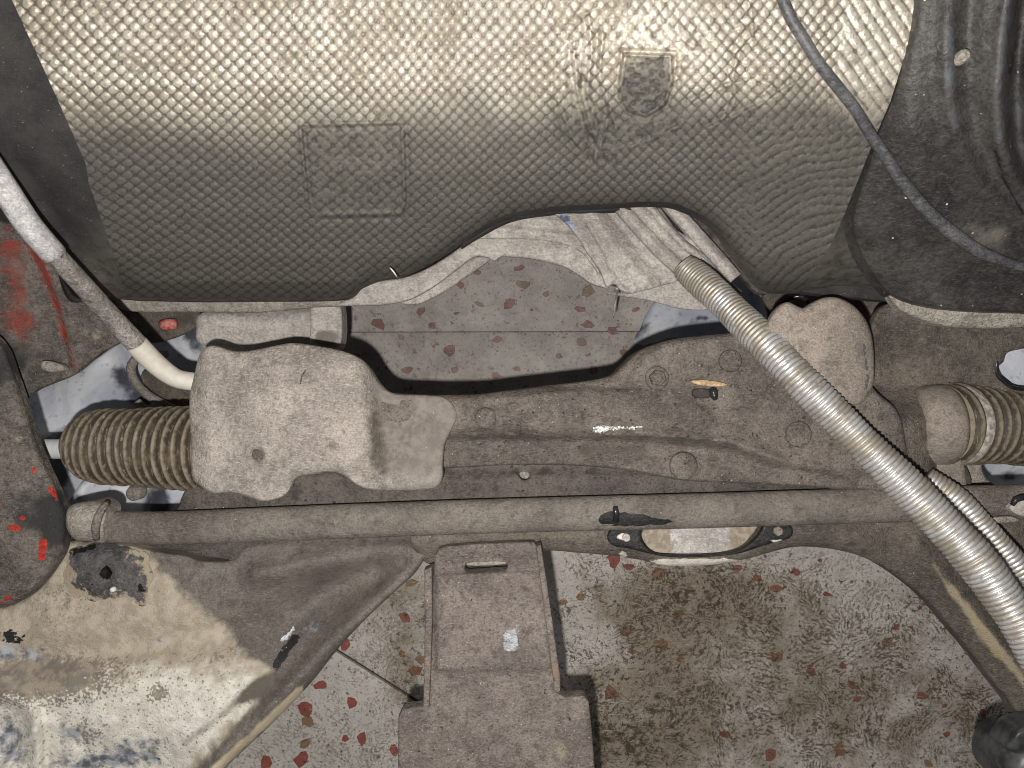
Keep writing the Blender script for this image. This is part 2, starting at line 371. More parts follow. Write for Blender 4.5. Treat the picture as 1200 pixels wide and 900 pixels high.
# ribbed rubber boots
s = M('dusty_rubber_boot'); rb = s.at('rib'); n = s.noise(60, 5, .6); st = s.noise(260, 4, .65, 0, s.stretch(3.2, .5))
col = s.mix(s.ramp(s.mt('ADD', rb, s.mt('MULTIPLY', s.mt('SUBTRACT', s.noise(180, 4, .6), .5), .8)), .60, 1.08), (.05, .038, .026), (.27, .225, .17))
col = s.mix(s.ramp(st, .56, .70, 0, .65), col, (.36, .31, .245)); col = s.mix(s.ramp(n, .5, .7, 0, .6), col, (.15, .115, .075))
s.bump(s.noise(500, 3), .5, .0008); MAT['boot'] = s.done(col, .62, 0, .35)

# galvanised hose
s = M('galvanised_hose'); n = s.noise(60, 5, .6); n2 = s.noise(420, 4, .65)
grov = s.at('rib')
col = s.mix(s.ramp(n, .42, .58), (.80, .80, .80), (.50, .455, .39)); col = s.mix(s.ramp(n2, .5, .74, 0, .6), col, (.20, .17, .14))
col = s.mix(s.ramp(s.mt('ADD', grov, s.mt('MULTIPLY', s.mt('SUBTRACT', n2, .5), .5)), .05, .55, 1, 0), col, (.26, .235, .20))
col = s.mix(s.mt('MULTIPLY', s.ramp(s.at('dirt'), .1, .9), .75), col, (.27, .235, .18))
s.bump(n2, .25, .0005)
MAT['hose'] = s.done(col, s.ramp(n, .35, .65, .36, .60), s.ramp(s.at('dirt'), 0, 1, .62, .2), .5)

# floor: pale terrazzo rubbed with oil and dirt; one function so that slabs and chips wear the same dirt
def floor_mat(name, stone, stone2, grit=True):
    s = M(name); n1 = s.noise(9, 5, .6); n2 = s.noise(170, 5, .7)
    rub = s.at('rub'); oil = s.at('oil')
    col = s.mix(s.ramp(n1, .38, .62), stone, stone2)
    if grit:
        v = s.n('ShaderNodeTexVoronoi'); s.set(v.inputs['Vector'], s.co); v.inputs['Scale'].default_value = 230
        sel = s.n('ShaderNodeSeparateColor'); s.set(sel.inputs[0], v.outputs['Color'])
        edge = s.ramp(v.outputs['Distance'], .26, .40, 1, 0)
        col = s.mix(s.mt('MULTIPLY', edge, s.ramp(sel.outputs[0], .84, .85, 0, .7)), col, (.36, .33, .30))
        col = s.mix(s.mt('MULTIPLY', edge, s.ramp(sel.outputs[1], .965, .97, 0, .9)), col, (.27, .12, .095))
    col = s.mix(s.ramp(n2, .53, .66, 0, .42), col, (.36, .325, .28))
    # brown tint where oil has soaked in
    tint = s.mt('ADD', s.mt('MULTIPLY', oil, .8), s.mt('MULTIPLY', s.mt('SUBTRACT', s.noise(22, 5, .65, .5), .5), 1.2))
    col = s.mix(s.ramp(tint, .08, .55, 0, .72), col, (.29, .215, .13))
    # strokes: patches of short parallel wipes, each patch its own way round
    for k_, (cs, pitch, seed) in enumerate(((24, .0068, 0.0), (37, .0052, 3.7))):
        off = s.n('ShaderNodeVectorMath'); off.operation = 'ADD'; s.set(off.inputs[0], s.co)
        nd = s.n('ShaderNodeVectorMath'); nd.operation = 'SCALE'; s.set(nd.inputs[0], s.noise(30, 2, .5, 0, None, 'Color')); nd.inputs['Scale'].default_value = .03
        s.set(off.inputs[1], nd.outputs[0]); co2 = off.outputs[0]
        vc = s.voro(cs, 'F1', co2, 'Color'); sp = s.n('ShaderNodeSeparateColor'); s.set(sp.inputs[0], vc)
        rot = s.n('ShaderNodeVectorRotate'); rot.rotation_type = 'Z_AXIS'; s.set(rot.inputs['Vector'], co2); s.set(rot.inputs['Angle'], s.mt('MULTIPLY', sp.outputs[0], 6.28))
        xyz = s.n('ShaderNodeSeparateXYZ'); s.set(xyz.inputs[0], rot.outputs[0])
        ph = s.mt('ADD', s.mt('MULTIPLY', xyz.outputs[0], 6.2832/pitch), s.mt('MULTIPLY', s.noise(90, 5, .7), 22.0))
        ln = s.ramp(s.mt('SINE', ph), -.1, .6)
        ed = s.ramp(s.voro(cs, 'F1', co2), .40, .75, 1, .15)
        br = s.ramp(s.noise(120, 4, .7), .42, .50)
        on = s.ramp(s.mt('ADD', sp.outputs[1], s.mt('MULTIPLY', oil, .45)), .52, .64)
        mk = s.mt('MULTIPLY', s.mt('MULTIPLY', s.mt('MULTIPLY', ln, br), s.mt('MULTIPLY', on, ed)), s.ramp(rub, .05, .9, .12, .85))
        col = s.mix(mk, col, (.155, .115, .07) if k_ else (.12, .088, .052))
    # crackle lines
    for sc_, d_, w_ in ((16, 1.6, .006), (34, 2.2, .009), (75, 2.4, .014)):
        rd = s.noise(sc_, 5, .6, d_); vein = s.ramp(s.mt('ABSOLUTE', s.mt('SUBTRACT', rd, .5)), w_*.3, w_, 1, 0)
        col = s.mix(s.mt('MULTIPLY', vein, s.mt('MULTIPLY', s.ramp(s.noise(26+sc_*.2, 4, .65), .46, .53), s.ramp(rub, 0, 1, .12, .9))), col, (.085, .062, .042))
    smr = s.mt('ADD', s.mt('MULTIPLY', oil, .55), s.mt('MULTIPLY', s.mt('SUBTRACT', s.noise(60, 7, .8, .5), .5), 1.9)); col = s.mix(s.ramp(smr, .40, .60, 0, .88), col, (.085, .058, .034))
    # dark spatter, thick where the oil dripped
    spt = s.mt('ADD', s.noise(150, 5, .75, .4), s.mt('MULTIPLY', oil, .045)); col = s.mix(s.mt('MULTIPLY', s.ramp(spt, .59, .625, 0, .9), s.ramp(rub, 0, .6, .3, 1)), col, (.075, .052, .034))
    spt = s.mt('ADD', s.noise(48, 6, .78, .3), s.mt('MULTIPLY', oil, .06)); col = s.mix(s.ramp(spt, .635, .67, 0, .85), col, (.10, .07, .045))
    # long scuffs
    for rz, sc in ((.5, 40), (-1.0, 34), (1.35, 44)):
        k = s.noise(sc, 4, .6, .2, s.stretch(1, 9, 1, rz)); col = s.mix(s.mt('MULTIPLY', s.ramp(k, .655, .69), s.ramp(rub, 0, 1, .3, .75)), col, (.13, .105, .08))
        k = s.noise(sc, 3, .6, .2, s.stretch(1, 11, 1, rz+.8)); col = s.mix(s.ramp(k, .66, .70, 0, .6), col, (.78, .75, .69))
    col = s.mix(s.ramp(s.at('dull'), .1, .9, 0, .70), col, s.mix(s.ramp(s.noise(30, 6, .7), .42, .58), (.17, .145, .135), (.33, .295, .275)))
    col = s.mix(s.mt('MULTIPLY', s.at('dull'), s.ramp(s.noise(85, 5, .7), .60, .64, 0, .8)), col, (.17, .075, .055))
    col = s.mix(s.ramp(s.noise(340, 3, .6), .68, .73), col, (.045, .04, .035))
    s.bump(n2, .3, .0006)
    return s.done(col, s.ramp(n1, .3, .7, .45, .65), 0, .35)
MAT['floor'] = floor_mat('terrazzo', (.85, .80, .745), (.75, .70, .65))
MAT['chip'] = floor_mat('red_stone_chip', (.46, .13, .105), (.36, .095, .08), False)
MAT['chip2'] = floor_mat('orange_stone_chip', (.42, .27, .16), (.36, .22, .13), False)
s = M('dark_grout'); MAT['grout'] = s.done(s.mix(s.noise(200), (.03, .026, .022), (.09, .08, .065)), .95)

# pale blue that paints daylight onto the low floor patches and wishbone
s = M('daylit_blue_white'); n = s.noise(18, 5, .6, .6); 
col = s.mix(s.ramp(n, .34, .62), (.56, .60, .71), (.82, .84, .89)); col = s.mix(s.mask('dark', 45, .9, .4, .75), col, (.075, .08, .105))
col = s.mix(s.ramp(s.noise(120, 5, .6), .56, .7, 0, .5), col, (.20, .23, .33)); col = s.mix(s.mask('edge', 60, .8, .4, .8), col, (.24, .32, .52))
s.bump(s.noise(22, 4, .5), .6, .006); MAT['daylitblue'] = s.done(col, .5, 0, .4)
def plain(name, a, b, rough=.6, metal=0, sc=120, bump=.2):
    s = M(name); n = s.noise(sc, 5, .6); s.bump(s.noise(sc*4, 3), bump, .0006); return s.done(s.mix(s.ramp(n, .35, .65), a, b), rough, metal)
MAT['white'] = plain('pale_painted_rod', (.70, .72, .74), (.80, .81, .82), .5)
MAT['clampm'] = plain('pale_clamp_band', (.72, .69, .64), (.32, .27, .22), .5, 0, 220)
MAT['red'] = plain('red_plastic', (.62, .08, .06), (.75, .35, .30), .5, 0, 300)
MAT['straw'] = plain('dry_straw', (.62, .48, .30), (.36, .22, .10), .7, 0, 300)
MAT['fibre'] = plain('white_fibre', (.75, .72, .66), (.6, .57, .5), .8)
MAT['gloss'] = plain('glossy_black', (.012, .012, .014), (.03, .03, .034), .25)
MAT['rubber'] = plain('grey_black_rubber', (.03, .032, .034), (.10, .105, .105), .4, 0, 60)
MAT['greycap'] = plain('pale_grey_cap', (.35, .38, .40), (.55, .58, .60), .4, 0, 90)
MAT['cream'] = plain('cream_chalky_pipe', (.66, .63, .57), (.56, .52, .45), .6)
MAT['steel'] = plain('bare_steel', (.75, .75, .76), (.5, .5, .5), .3, .9, 200)

# ------------------------------------------------------------ the setting: floor
base = link('floor', [(-3, -3, -.006), (3, -3, -.006), (3, 3, -.006), (-3, 3, -.006)], [(0, 1, 2, 3)], MAT['grout']); tag(base, kind='structure')
base.location = (0, 0, -.006); 
base_me = base.data
def fl_rub(x, y):
    return np.clip(.12*sm(640, 700, x)*sm(620, 680, y)+sm(600, 720, y)*(.35+.75*sm(640, 700, x)+.1)+.25*sm(600, 500, y), 0, 1)*(1-.55*gs(x, y, 1010, 690, 90, 60))
def fl_oil(x, y):
    return .62*(.62*gs(x, y, 800, 690, 80, 60)+.75*gs(x, y, 735, 870, 110, 60)+.55*gs(x, y, 790, 770, 70, 90)+.45*gs(x, y, 900, 700, 60, 50)+.45*gs(x, y, 960, 820, 70, 50)
            +.9*gs(x, y, 485, 800, 40, 40)+.9*gs(x, y, 475, 710, 50, 50)+.30*gs(x, y, 1090, 850, 90, 50)+.42*sm(630, 700, x)*sm(640, 700, y))
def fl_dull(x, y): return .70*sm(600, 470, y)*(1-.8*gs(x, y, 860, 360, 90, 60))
gap = 1.6
def slab(outline):
    o = plate('floor_slab', outline, lambda x, y: 1.0+.0006*fbm(x, y, 120, 3), MAT['floor'], base, step=22, thick=.006, roll=2.0, rollh=.0012, straight=True,
              attrs=dict(rub=fl_rub, oil=fl_oil, dull=fl_dull))
    return o
def jy(x): return 765+(x-400)*.63
slab([(-700, jy(-700)+2.4), (400, jy(400)+2.4), (1500, jy(1500)+2.4), (1500, 1900), (-700, 1900)])
slab([(-700, jy(-700)), (-700, 390.5), (400, 389.5), (1900, 386.5), (1900, jy(1900)-2), (1500, jy(1500)-1.5), (400, jy(400)-1.5)])
slab([(-700, 390), (-700, -900), (1900, -900), (1900, 386), (400, 389)])
# chips of red stone set in the slabs
known = [(443, 380, 10, 7, 0), (493, 364, 9, 6, 0), (506, 381, 7, 6, 0), (538, 333, 9, 5, 0), (598, 356, 10, 7, 0), (613, 333, 11, 6, 1), (609, 314, 9, 4, 0), (679, 362, 9, 4, 0), (689, 380, 9, 5, 0), (719, 388, 8, 5, 0), (682, 400, 7, 6, 1),
         (695, 434, 7, 7, 0), (580, 441, 7, 6, 0), (527, 411, 9, 7, 0), (478, 433, 9, 5, 0), (533, 433, 7, 5, 0), (563, 357, 8, 4, 0), (688, 342, 9, 10, 1), (731, 412, 5, 5, 0), (745, 363, 6, 4, 0), (583, 398, 7, 5, 0), (560, 320, 6, 4, 0), (640, 345, 6, 4, 0), (655, 418, 5, 4, 0), (606, 432, 6, 4, 0), (470, 395, 6, 4, 0),
         (720, 657, 9, 9, 0), (737, 664, 8, 5, 0), (772, 673, 10, 9, 0), (734, 740, 10, 6, 0), (775, 755, 10, 8, 0), (741, 763, 5, 4, 0), (716, 812, 10, 11, 0), (909, 690, 9, 6, 0), (887, 678, 7, 5, 0), (865, 665, 8, 5, 0), (970, 697, 9, 4, 0), (910, 770, 8, 9, 0), (950, 785, 7, 10, 0), (987, 780, 5, 5, 0), (1000, 803, 9, 6, 0), (1040, 752, 8, 10, 1), (1005, 819, 6, 5, 0), (1080, 815, 9, 6, 0),
         (903, 886, 9, 9, 0), (984, 880, 7, 9, 0), (1088, 895, 7, 5, 1), (933, 671, 6, 5, 0), (1152, 835, 6, 9, 0), (1110, 860, 5, 5, 0), (1050, 735, 6, 6, 0), (798, 772, 7, 6, 0), (795, 720, 8, 5, 0), (850, 860, 8, 6, 0), (680, 700, 7, 6, 1), (660, 705, 6, 5, 1),
         (475, 723, 8, 7, 0), (482, 683, 9, 6, 1), (486, 786, 10, 8, 0), (492, 773, 7, 6, 1), (471, 766, 6, 5, 0), (404, 755, 6, 9, 0), (413, 823, 10, 8, 0), (424, 866, 8, 11, 0), (405, 865, 5, 5, 0), (357, 832, 10, 11, 0), (361, 846, 9, 8, 1), (375, 803, 8, 7, 0), (311, 893, 9, 10, 0), (353, 890, 9, 11, 0), (357, 872, 9, 7, 1), (462, 880, 6, 9, 0),
         (860, 372, 5, 4, 0), (1180, 610, 6, 4, 0)]
for k in range(170):
    x, y = (random.uniform(-120, 1320), random.uniform(-100, 1050)) if k < 110 else (random.uniform(400, 800), random.uniform(300, 460))
    if all((x-a)**2+(y-b)**2 > 22**2 for a, b, *_ in known): known.append((x, y, random.uniform(1.8, 5), random.uniform(1.6, 3.6), random.random() < .12))
for (x, y, rx, ry, kd) in known:
    n = random.randint(5, 9); ph = random.random()*6; ang = random.uniform(-.5, .5); pp = []
    for j in range(n):
        a = ph+2*math.pi*j/n; r = random.uniform(.6, 1.15)*.88; u, v = rx*r*math.cos(a), ry*r*math.sin(a)
        pp.append((x+u*math.cos(ang)-v*math.sin(ang), y+u*math.sin(ang)+v*math.cos(ang)))
    dd = 1.0-.0009
    top = [P(a, b, dd) for a, b in pp]; bot = [P(x+(a-x)*1.08, y+(b-y)*1.08, dd+.0009) for a, b in pp]; cen = P(x, y, dd)
    vs = [cen]+top+bot; fs = []
    for j in range(n):
        k = (j+1) % n; fs.append((0, 1+k, 1+j)); fs.append((1+j, 1+k, 1+n+k, 1+n+j))
    xx = np.array([x]+[p[0] for p in pp]*2); yy = np.array([y]+[p[1] for p in pp]*2)
    link('stone_chip', vs, fs, MAT['chip2' if kd else 'chip'], base, dict(rub=fl_rub(xx, yy), oil=fl_oil(xx, yy), dull=fl_dull(xx, yy)), smooth=False)

# ------------------------------------------------------------ floor patches with daylight painted in as pale blue, arms low down, seen through the gaps
def crumple(x, y): return .93+.02*fbm(x, y, 60, 2)+.012*np.abs(fbm(x, y, 34, 9))
t = plate('daylit_patch', [(10, 500), (26, 470), (48, 452), (90, 436), (150, 395), (215, 366), (262, 330), (300, 350), (310, 420), (250, 520), (240, 640), (60, 640), (22, 570)],
      lambda x, y: .86+.03*fbm(x, y, 90, 2), MAT['daylitblue'], step=8, thick=.002, roll=6, rollh=.004,
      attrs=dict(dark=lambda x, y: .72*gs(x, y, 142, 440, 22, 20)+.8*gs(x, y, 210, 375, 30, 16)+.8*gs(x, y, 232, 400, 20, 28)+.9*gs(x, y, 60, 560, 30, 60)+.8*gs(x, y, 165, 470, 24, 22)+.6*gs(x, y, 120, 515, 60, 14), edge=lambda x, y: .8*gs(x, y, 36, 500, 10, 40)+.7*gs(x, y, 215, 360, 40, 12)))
tag(t, 'daylit floor patch painted pale blue, low down behind the ribbed rubber boot at left', 'sheet', 'daylit floor patches painted pale blue')
t = plate('daylit_patch', [(770, 352), (800, 340), (850, 322), (912, 315), (915, 380), (912, 412), (860, 402), (790, 398), (745, 402), (752, 378)],
      lambda x, y: .975+.012*fbm(x, y, 50, 4), MAT['daylitblue'], step=7, thick=.002, roll=8, rollh=.004, wob=6,
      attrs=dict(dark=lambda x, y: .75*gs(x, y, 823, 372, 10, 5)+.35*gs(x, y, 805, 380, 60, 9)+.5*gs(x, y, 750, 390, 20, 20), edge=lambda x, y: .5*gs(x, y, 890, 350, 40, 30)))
tag(t, 'daylit floor patch painted pale blue under the crumpled shield, beside the silver hose', 'sheet', 'daylit floor patches painted pale blue')
t = plate('daylit_patch', [(1140, 400), (1180, 395), (1260, 392), (1260, 470), (1170, 470), (1140, 440)],
      lambda x, y: .645+.006*fbm(x, y, 30, 6), MAT['daylitblue'], step=8, thick=.002, attrs=dict(dark=lambda x, y: .3*gs(x, y, 1190, 443, 8, 5), edge=lambda x, y: 0*x))
tag(t, 'small daylit floor patch, painted white, seen through the hole in the chassis at right', 'sheet', 'daylit floor patches painted pale blue')
t = plate('daylit_patch', [(1120, 530), (1260, 530), (1260, 585), (1180, 585), (1150, 580)], lambda x, y: .82+.01*fbm(x, y, 40, 3), MAT['daylitblue'], step=7, thick=.002,
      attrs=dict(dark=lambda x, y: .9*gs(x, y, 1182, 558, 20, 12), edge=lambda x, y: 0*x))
tag(t, 'daylit floor patch painted blue black, below the right ribbed boot, under a beige plate', 'sheet', 'daylit floor patches painted pale blue')
# wishbone under the left boot
arm = thing('wishbone', P(150, 590, .76), 'blue grey cast control arm below the left ribbed boot', 'suspension arm')
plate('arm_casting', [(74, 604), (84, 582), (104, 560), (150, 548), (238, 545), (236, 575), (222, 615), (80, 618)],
      lambda x, y: .76+.012*np.sin((x+y*.35)/17.0)+.006*fbm(x, y, 30, 4), MAT['daylitblue'], arm, step=4, thick=.02, roll=8, rollh=.006,
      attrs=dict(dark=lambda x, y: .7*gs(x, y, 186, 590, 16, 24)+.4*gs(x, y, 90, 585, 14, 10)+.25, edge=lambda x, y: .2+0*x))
lathe('arm_bush', 158, 578, .735, [(.007, -.01), (.007, .003), (.005, .004), (.002, .004)], MAT['flange'], arm)
# link and small plate above the boot
lk = thing('drop_link', P(185, 445, .78), 'pale looped link with a brown plate between grey pipe and left boot', 'link')
sweep('link_loop', [(196, 415, .76, .0035), (168, 418, .76, .0045), (154, 428, .765, .0045), (158, 447, .77, .0045), (178, 466, .775, .0045), (208, 482, .78, .005)], MAT['flange'], lk, 12)
plate('link_plate', [(165, 440), (200, 428), (222, 445), (226, 490), (200, 492)], lambda x, y: .80+0*x, MAT['chassis'], lk, thick=.003, attrs=dict(pale=lambda x, y: .5+0*x, oil=lambda x, y: 0*x))
sweep('link_tab', [(160, 470, .775, .004), (172, 480, .78, .0045), (190, 478, .78, .004), (205, 492, .78, .004)], MAT['tunnel'], lk, 10)
cp = thing('chassis_plate', P(180, 380, .80), 'brown steel plate with a red plug under the bulkhead flange', 'plate')
plate('steel_plate', [(118, 350), (255, 352), (246, 372), (214, 392), (180, 402), (160, 398), (140, 376)], lambda x, y: .80+.004*fbm(x, y, 30, 3), MAT['chassis'], cp, attrs=dict(pale=lambda x, y: .6*gs(x, y, 160, 372, 30, 16), oil=lambda x, y: .8*gs(x, y, 215, 375, 26, 14)))
sweep('red_plug', [(190, 381, .785, .0055), (199, 380, .783, .006), (207, 380, .785, .0052)], MAT['red'], cp, 14)
# brown pan pieces behind the rounded bracket at the right
pn = thing('floor_pan', P(975, 360, .78), 'brown dusty floor pan piece behind the rounded bracket', 'car panel')
plate('pan_panel', [(905, 325), (1050, 325), (1052, 372), (1022, 400), (950, 396), (905, 392), (900, 370)], lambda x, y: .78+.004*fbm(x, y, 25, 3), MAT['chassis'], pn, attrs=dict(pale=lambda x, y: .9*gs(x, y, 1025, 372, 14, 14)+.7*gs(x, y, 960, 343, 20, 16)+.6*gs(x, y, 915, 350, 14, 10), oil=lambda x, y: 0*x))
sweep('hook_shadow', [(908, 366, .70, .002), (922, 352, .69, .0022), (938, 347, .685, .0024), (946, 353, .685, .0024), (944, 361, .69, .002), (930, 361, .695, .0016)], MAT['gloss'], pn, 8)  # glossy black curl put in for a hook-shaped shadow

# ------------------------------------------------------------ bulkhead with embossed foil
BX = [-120, -60, 0, 25, 55, 85, 118, 200, 300, 400, 418, 440, 470, 500, 525, 555, 590, 640, 700, 770, 800, 835, 860, 880, 905, 950, 985, 1010, 1040, 1120, 1300]
BY = [90, 130, 190, 235, 275, 308, 345, 352, 352, 350, 338, 328, 322, 308, 293, 274, 255, 245, 241, 238, 243, 262, 295, 322, 341, 341, 333, 336, 348, 352, 352]
_bx = catmull(list(zip(BX, BY)), False, 5.0)
def yb(x): return np.interp(x, _bx[:, 0], _bx[:, 1])
def dfw(x, y):
    d = np.interp(y, [-70, 0, 60, 100, 150, 200, 250, 300, 330, 352], [.402, .418, .428, .438, .456, .480, .510, .545, .572, .606])
    d = d+.012*ridge(x, y, [(20, 200), (60, 250), (110, 310), (150, 345)], 16)*sm(0, 40, x)
    e = np.clip(yb(x)-y, 0, 60); d = d+.016*np.exp(-e/9.0)
    d = d-.010*gs(x, y, 900, 150, 120, 90)-.012*gs(x, y, 560, 200, 170, 70)+.010*gs(x, y, 700, 190, 50, 110)-.006*gs(x, y, 960, 300, 60, 40)
    d = d+.0025*fbm(x, y, 130, 4)
    return d
# vertical phase of the dimple rows, closer together as the sheet turns away
ys = np.arange(-80, 380, 1.0); q = np.interp(ys, [-80, 0, 100, 200, 300, 360], [20, 18.5, 15.5, 13.0, 11.0, 9.5]); xq = np.arange(-200, 1300, 1.0); PX = np.cumsum(2*math.pi/np.interp(xq, [-200, 180, 420, 1300], [17.3, 17.0, 14.2, 14.5])); PH = np.cumsum(2*math.pi/q)
creases = [[(690, 20), (694, 60), (688, 110), (700, 150), (697, 185)], [(672, 60), (678, 110), (690, 150), (712, 186)], [(706, 40), (702, 90), (716, 130), (722, 150)], [(715, 130), (706, 165), (698, 186)],
           [(878, 0), (882, 40), (866, 62), (858, 90), (862, 112), (852, 140)], [(812, 120), (850, 100), (880, 92), (905, 100)], [(730, 175), (770, 160), (800, 145)], [(830, 150), (900, 118), (935, 95)],
           [(655, 120), (670, 160), (690, 186)]]
rect = [(352, 146), (360, 235), (372, 252), (470, 250), (474, 235), (472, 150), (470, 143), (408, 145)]
badge = [(733, 64), (786, 66), (786, 100), (778, 122), (757, 135), (738, 128), (727, 112), (729, 85)]
def lattice(x, y):
    wx = x+5*fbm(x, y, 110, 3); wy = y+4*fbm(x, y, 120, 8)
    # the sheet is drawn round to the right: rows fan out and tighten
    t = sm(800, 930, x+18*fbm(x, y, 50, 4))*sm(90, 200, y); rx, ry = x-1000, y-400; rad = np.hypot(rx, ry); ang = np.arctan2(ry, rx)
    a = 2*(np.abs(np.cos(np.interp(wx, xq, PX))+np.cos(np.interp(wy, ys, PH)))/2)**.62-1
    b = 2*(np.abs(np.cos(math.pi*(rad+13*fbm(x, y, 55, 5))/10.5))**.7*(.55+.45*np.abs(np.cos(ang*62+3*fbm(x, y, 40, 6)))**.7))-1
    l = a*(1-t*.7)+b*t*.7
    t2 = sm(985, 1010, x+.2*y)*sm(180, 90, y); c = 2*(np.abs(np.cos(math.pi*(wx*.83+wy*-.55)/13))**.6*(.6+.4*np.abs(np.cos(math.pi*(wy*.8+wx*.6)/14))**.6))-1; l = l*(1-t2)+c*t2
    t3 = gs(x, y, 770, 45, 80, 40)*.6; c = 1.5*fbm(x, y, 11, 11); l = l*(1-t3)+c*t3
    t4 = np.clip(pin(x, y, badge, 3)+.7*gs(x, y, 757, 150, 55, 22)+.75*ridge(x, y, creases[1], 16)+.4*pin(x, y, rect, 12), 0, 1); l = l*(1-t4)+(2.2*fbm(x, y, 5.5, 13, 2)-.1)*t4
    return l
def emb(x, y):
    l = lattice(x, y); amp = .00105*(1-.75*sm(22, 6, yb(x)-y))*(1-.85*sm(190, 110, x)*sm(170, 240, y))
    hgt = l*amp*.85*(.85+.5*fbm(x, y, 45, 31))
    hgt = hgt+.0010*fbm(x, y, 26, 17, 2)*(sm(620, 700, x)+.25)
    for c in creases: hgt = hgt+.0016*ridge(x, y, c, 2.8)-.0016*ridge(x+6, y+1, c, 4.5)
    hgt = hgt+.0020*ridge(x, y, rect, 2.6, True)-.0018*ridge(x, y, [(p[0]+4, p[1]+5) for p in rect], 3.4, True)
    hgt = hgt+.0018*ridge(x, y, badge, 2.4, True)-.0016*ridge(x, y, [((p[0]-757)*1.16+757, (p[1]-98)*1.12+98) for p in badge], 3, True)
    return hgt, l
bk = thing('foil_heat_shield', P(560, 150, .50), 'large dimpled foil heat panel across the top of the picture with black felt backing', 'heat shield')
def grid(name, XX, YY, DD, mat, parent, attrs, thick=.004, bottom=True):
    r, c = XX.shape; W = PA(XX.ravel(), YY.ravel(), DD.ravel()); idx = np.arange(r*c).reshape(r, c)
    f = np.stack([idx[1:, :-1], idx[1:, 1:], idx[:-1, 1:], idx[:-1, :-1]], -1).reshape(-1, 4).tolist()
    V = list(W); A = {k: list(v.ravel()) for k, v in attrs.items()}
    per = list(idx[-1, :]) ; chains = [list(idx[-1, :]), list(idx[:, 0]), list(idx[:, -1])[::-1]]
    for ch in chains:
        off = len(V)
        for i in ch: V.append(W[i]-np.array([0, 0, 0])); [A[k].append(A[k][i]) for k in A]
        for i in ch: V.append(W[i]-np.array([0, 0, thick])); [A[k].append(A[k][i]) for k in A]
        n = len(ch)
        for j in range(n-1): f.append((off+j, off+n+j, off+n+j+1, off+j+1))
    return link(name, np.array(V), f, mat, parent, A)
xs = np.arange(-120, 1300, 6.0); tt = np.linspace(0, 1, 70); XX, TT = np.meshgrid(xs, tt); YY = -75+TT*(yb(XX)+75)
DD = dfw(XX, YY)+.0012*fbm(XX, YY, 12, 2)*.6
DD = DD+.0016
grid('felt_backing', XX, YY, DD, MAT['felt'], bk, dict(dust=.75*sm(200, 330, YY)*sm(40, 130, XX)+.35*gs(XX, YY, 1100, 300, 80, 50)), thick=.012)
LX = lambda y: np.interp(y, [-80, 0, 100, 190, 215, 260, 352], [-22, 14, 60, 100, 104, 120, 150])
RXf = lambda y: np.interp(y, [-80, 0, 60, 120, 150, 200, 250, 290, 352], [1098, 1077, 1062, 1043, 1030, 1010, 990, 972, 930])
c_ = np.linspace(0, 1, 720); r_ = np.linspace(0, 1, 250); CC, RR = np.meshgrid(c_, r_)
YY = -70+RR*350; 
for _ in range(6):
    XX = LX(YY)+CC*(RXf(YY)-LX(YY)); YY = -70+RR*(yb(XX)-2.5+70)
hgt, lat = emb(XX, YY)
DD = dfw(XX, YY)-.0022-hgt
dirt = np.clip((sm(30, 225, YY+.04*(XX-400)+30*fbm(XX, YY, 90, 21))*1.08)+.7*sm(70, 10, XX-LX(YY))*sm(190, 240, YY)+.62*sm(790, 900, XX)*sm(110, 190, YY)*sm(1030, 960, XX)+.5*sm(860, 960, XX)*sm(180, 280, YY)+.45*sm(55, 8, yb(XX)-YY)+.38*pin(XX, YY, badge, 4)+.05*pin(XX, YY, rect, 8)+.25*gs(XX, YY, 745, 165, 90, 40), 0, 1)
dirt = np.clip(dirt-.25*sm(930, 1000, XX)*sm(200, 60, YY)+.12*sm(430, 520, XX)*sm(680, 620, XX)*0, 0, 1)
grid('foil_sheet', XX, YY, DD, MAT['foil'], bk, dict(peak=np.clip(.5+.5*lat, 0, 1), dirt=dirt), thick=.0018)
# dark edge of the felt seen under the arch and the red brown liner to its right
plate('felt_edge', [(540, 290), (556, 270), (590, 252), (640, 241), (700, 236), (770, 232), (775, 243), (700, 248), (650, 250), (600, 258), (560, 278)], lambda x, y: .632+0*x, MAT['felt'], bk, thick=.008, roll=3, attrs=dict(dust=lambda x, y: 0*x))
plate('felt_flap', [(930, 322), (985, 318), (1045, 325), (1050, 351), (1000, 349), (960, 345), (938, 341)], lambda x, y: .60+0*x, MAT['felt'], bk, thick=.01, roll=4, attrs=dict(dust=lambda x, y: 0*x))
plate('tunnel_liner', [(785, 238), (805, 236), (840, 255), (872, 290), (905, 335), (890, 345), (866, 322), (840, 290), (812, 265)], lambda x, y: .655+0*x, MAT['wing'], bk, thick=.006, roll=3,
      attrs=dict(soot=lambda x, y: .62+0*x, red=lambda x, y: .42*gs(x, y, 845, 282, 22, 22), chip=lambda x, y: 0*x, pale=lambda x, y: 0*x))
sweep('red_seam', [(682, 241, .617, .0012), (706, 240, .616, .0014), (716, 240, .617, .0010)], MAT['red'], bk, 8)
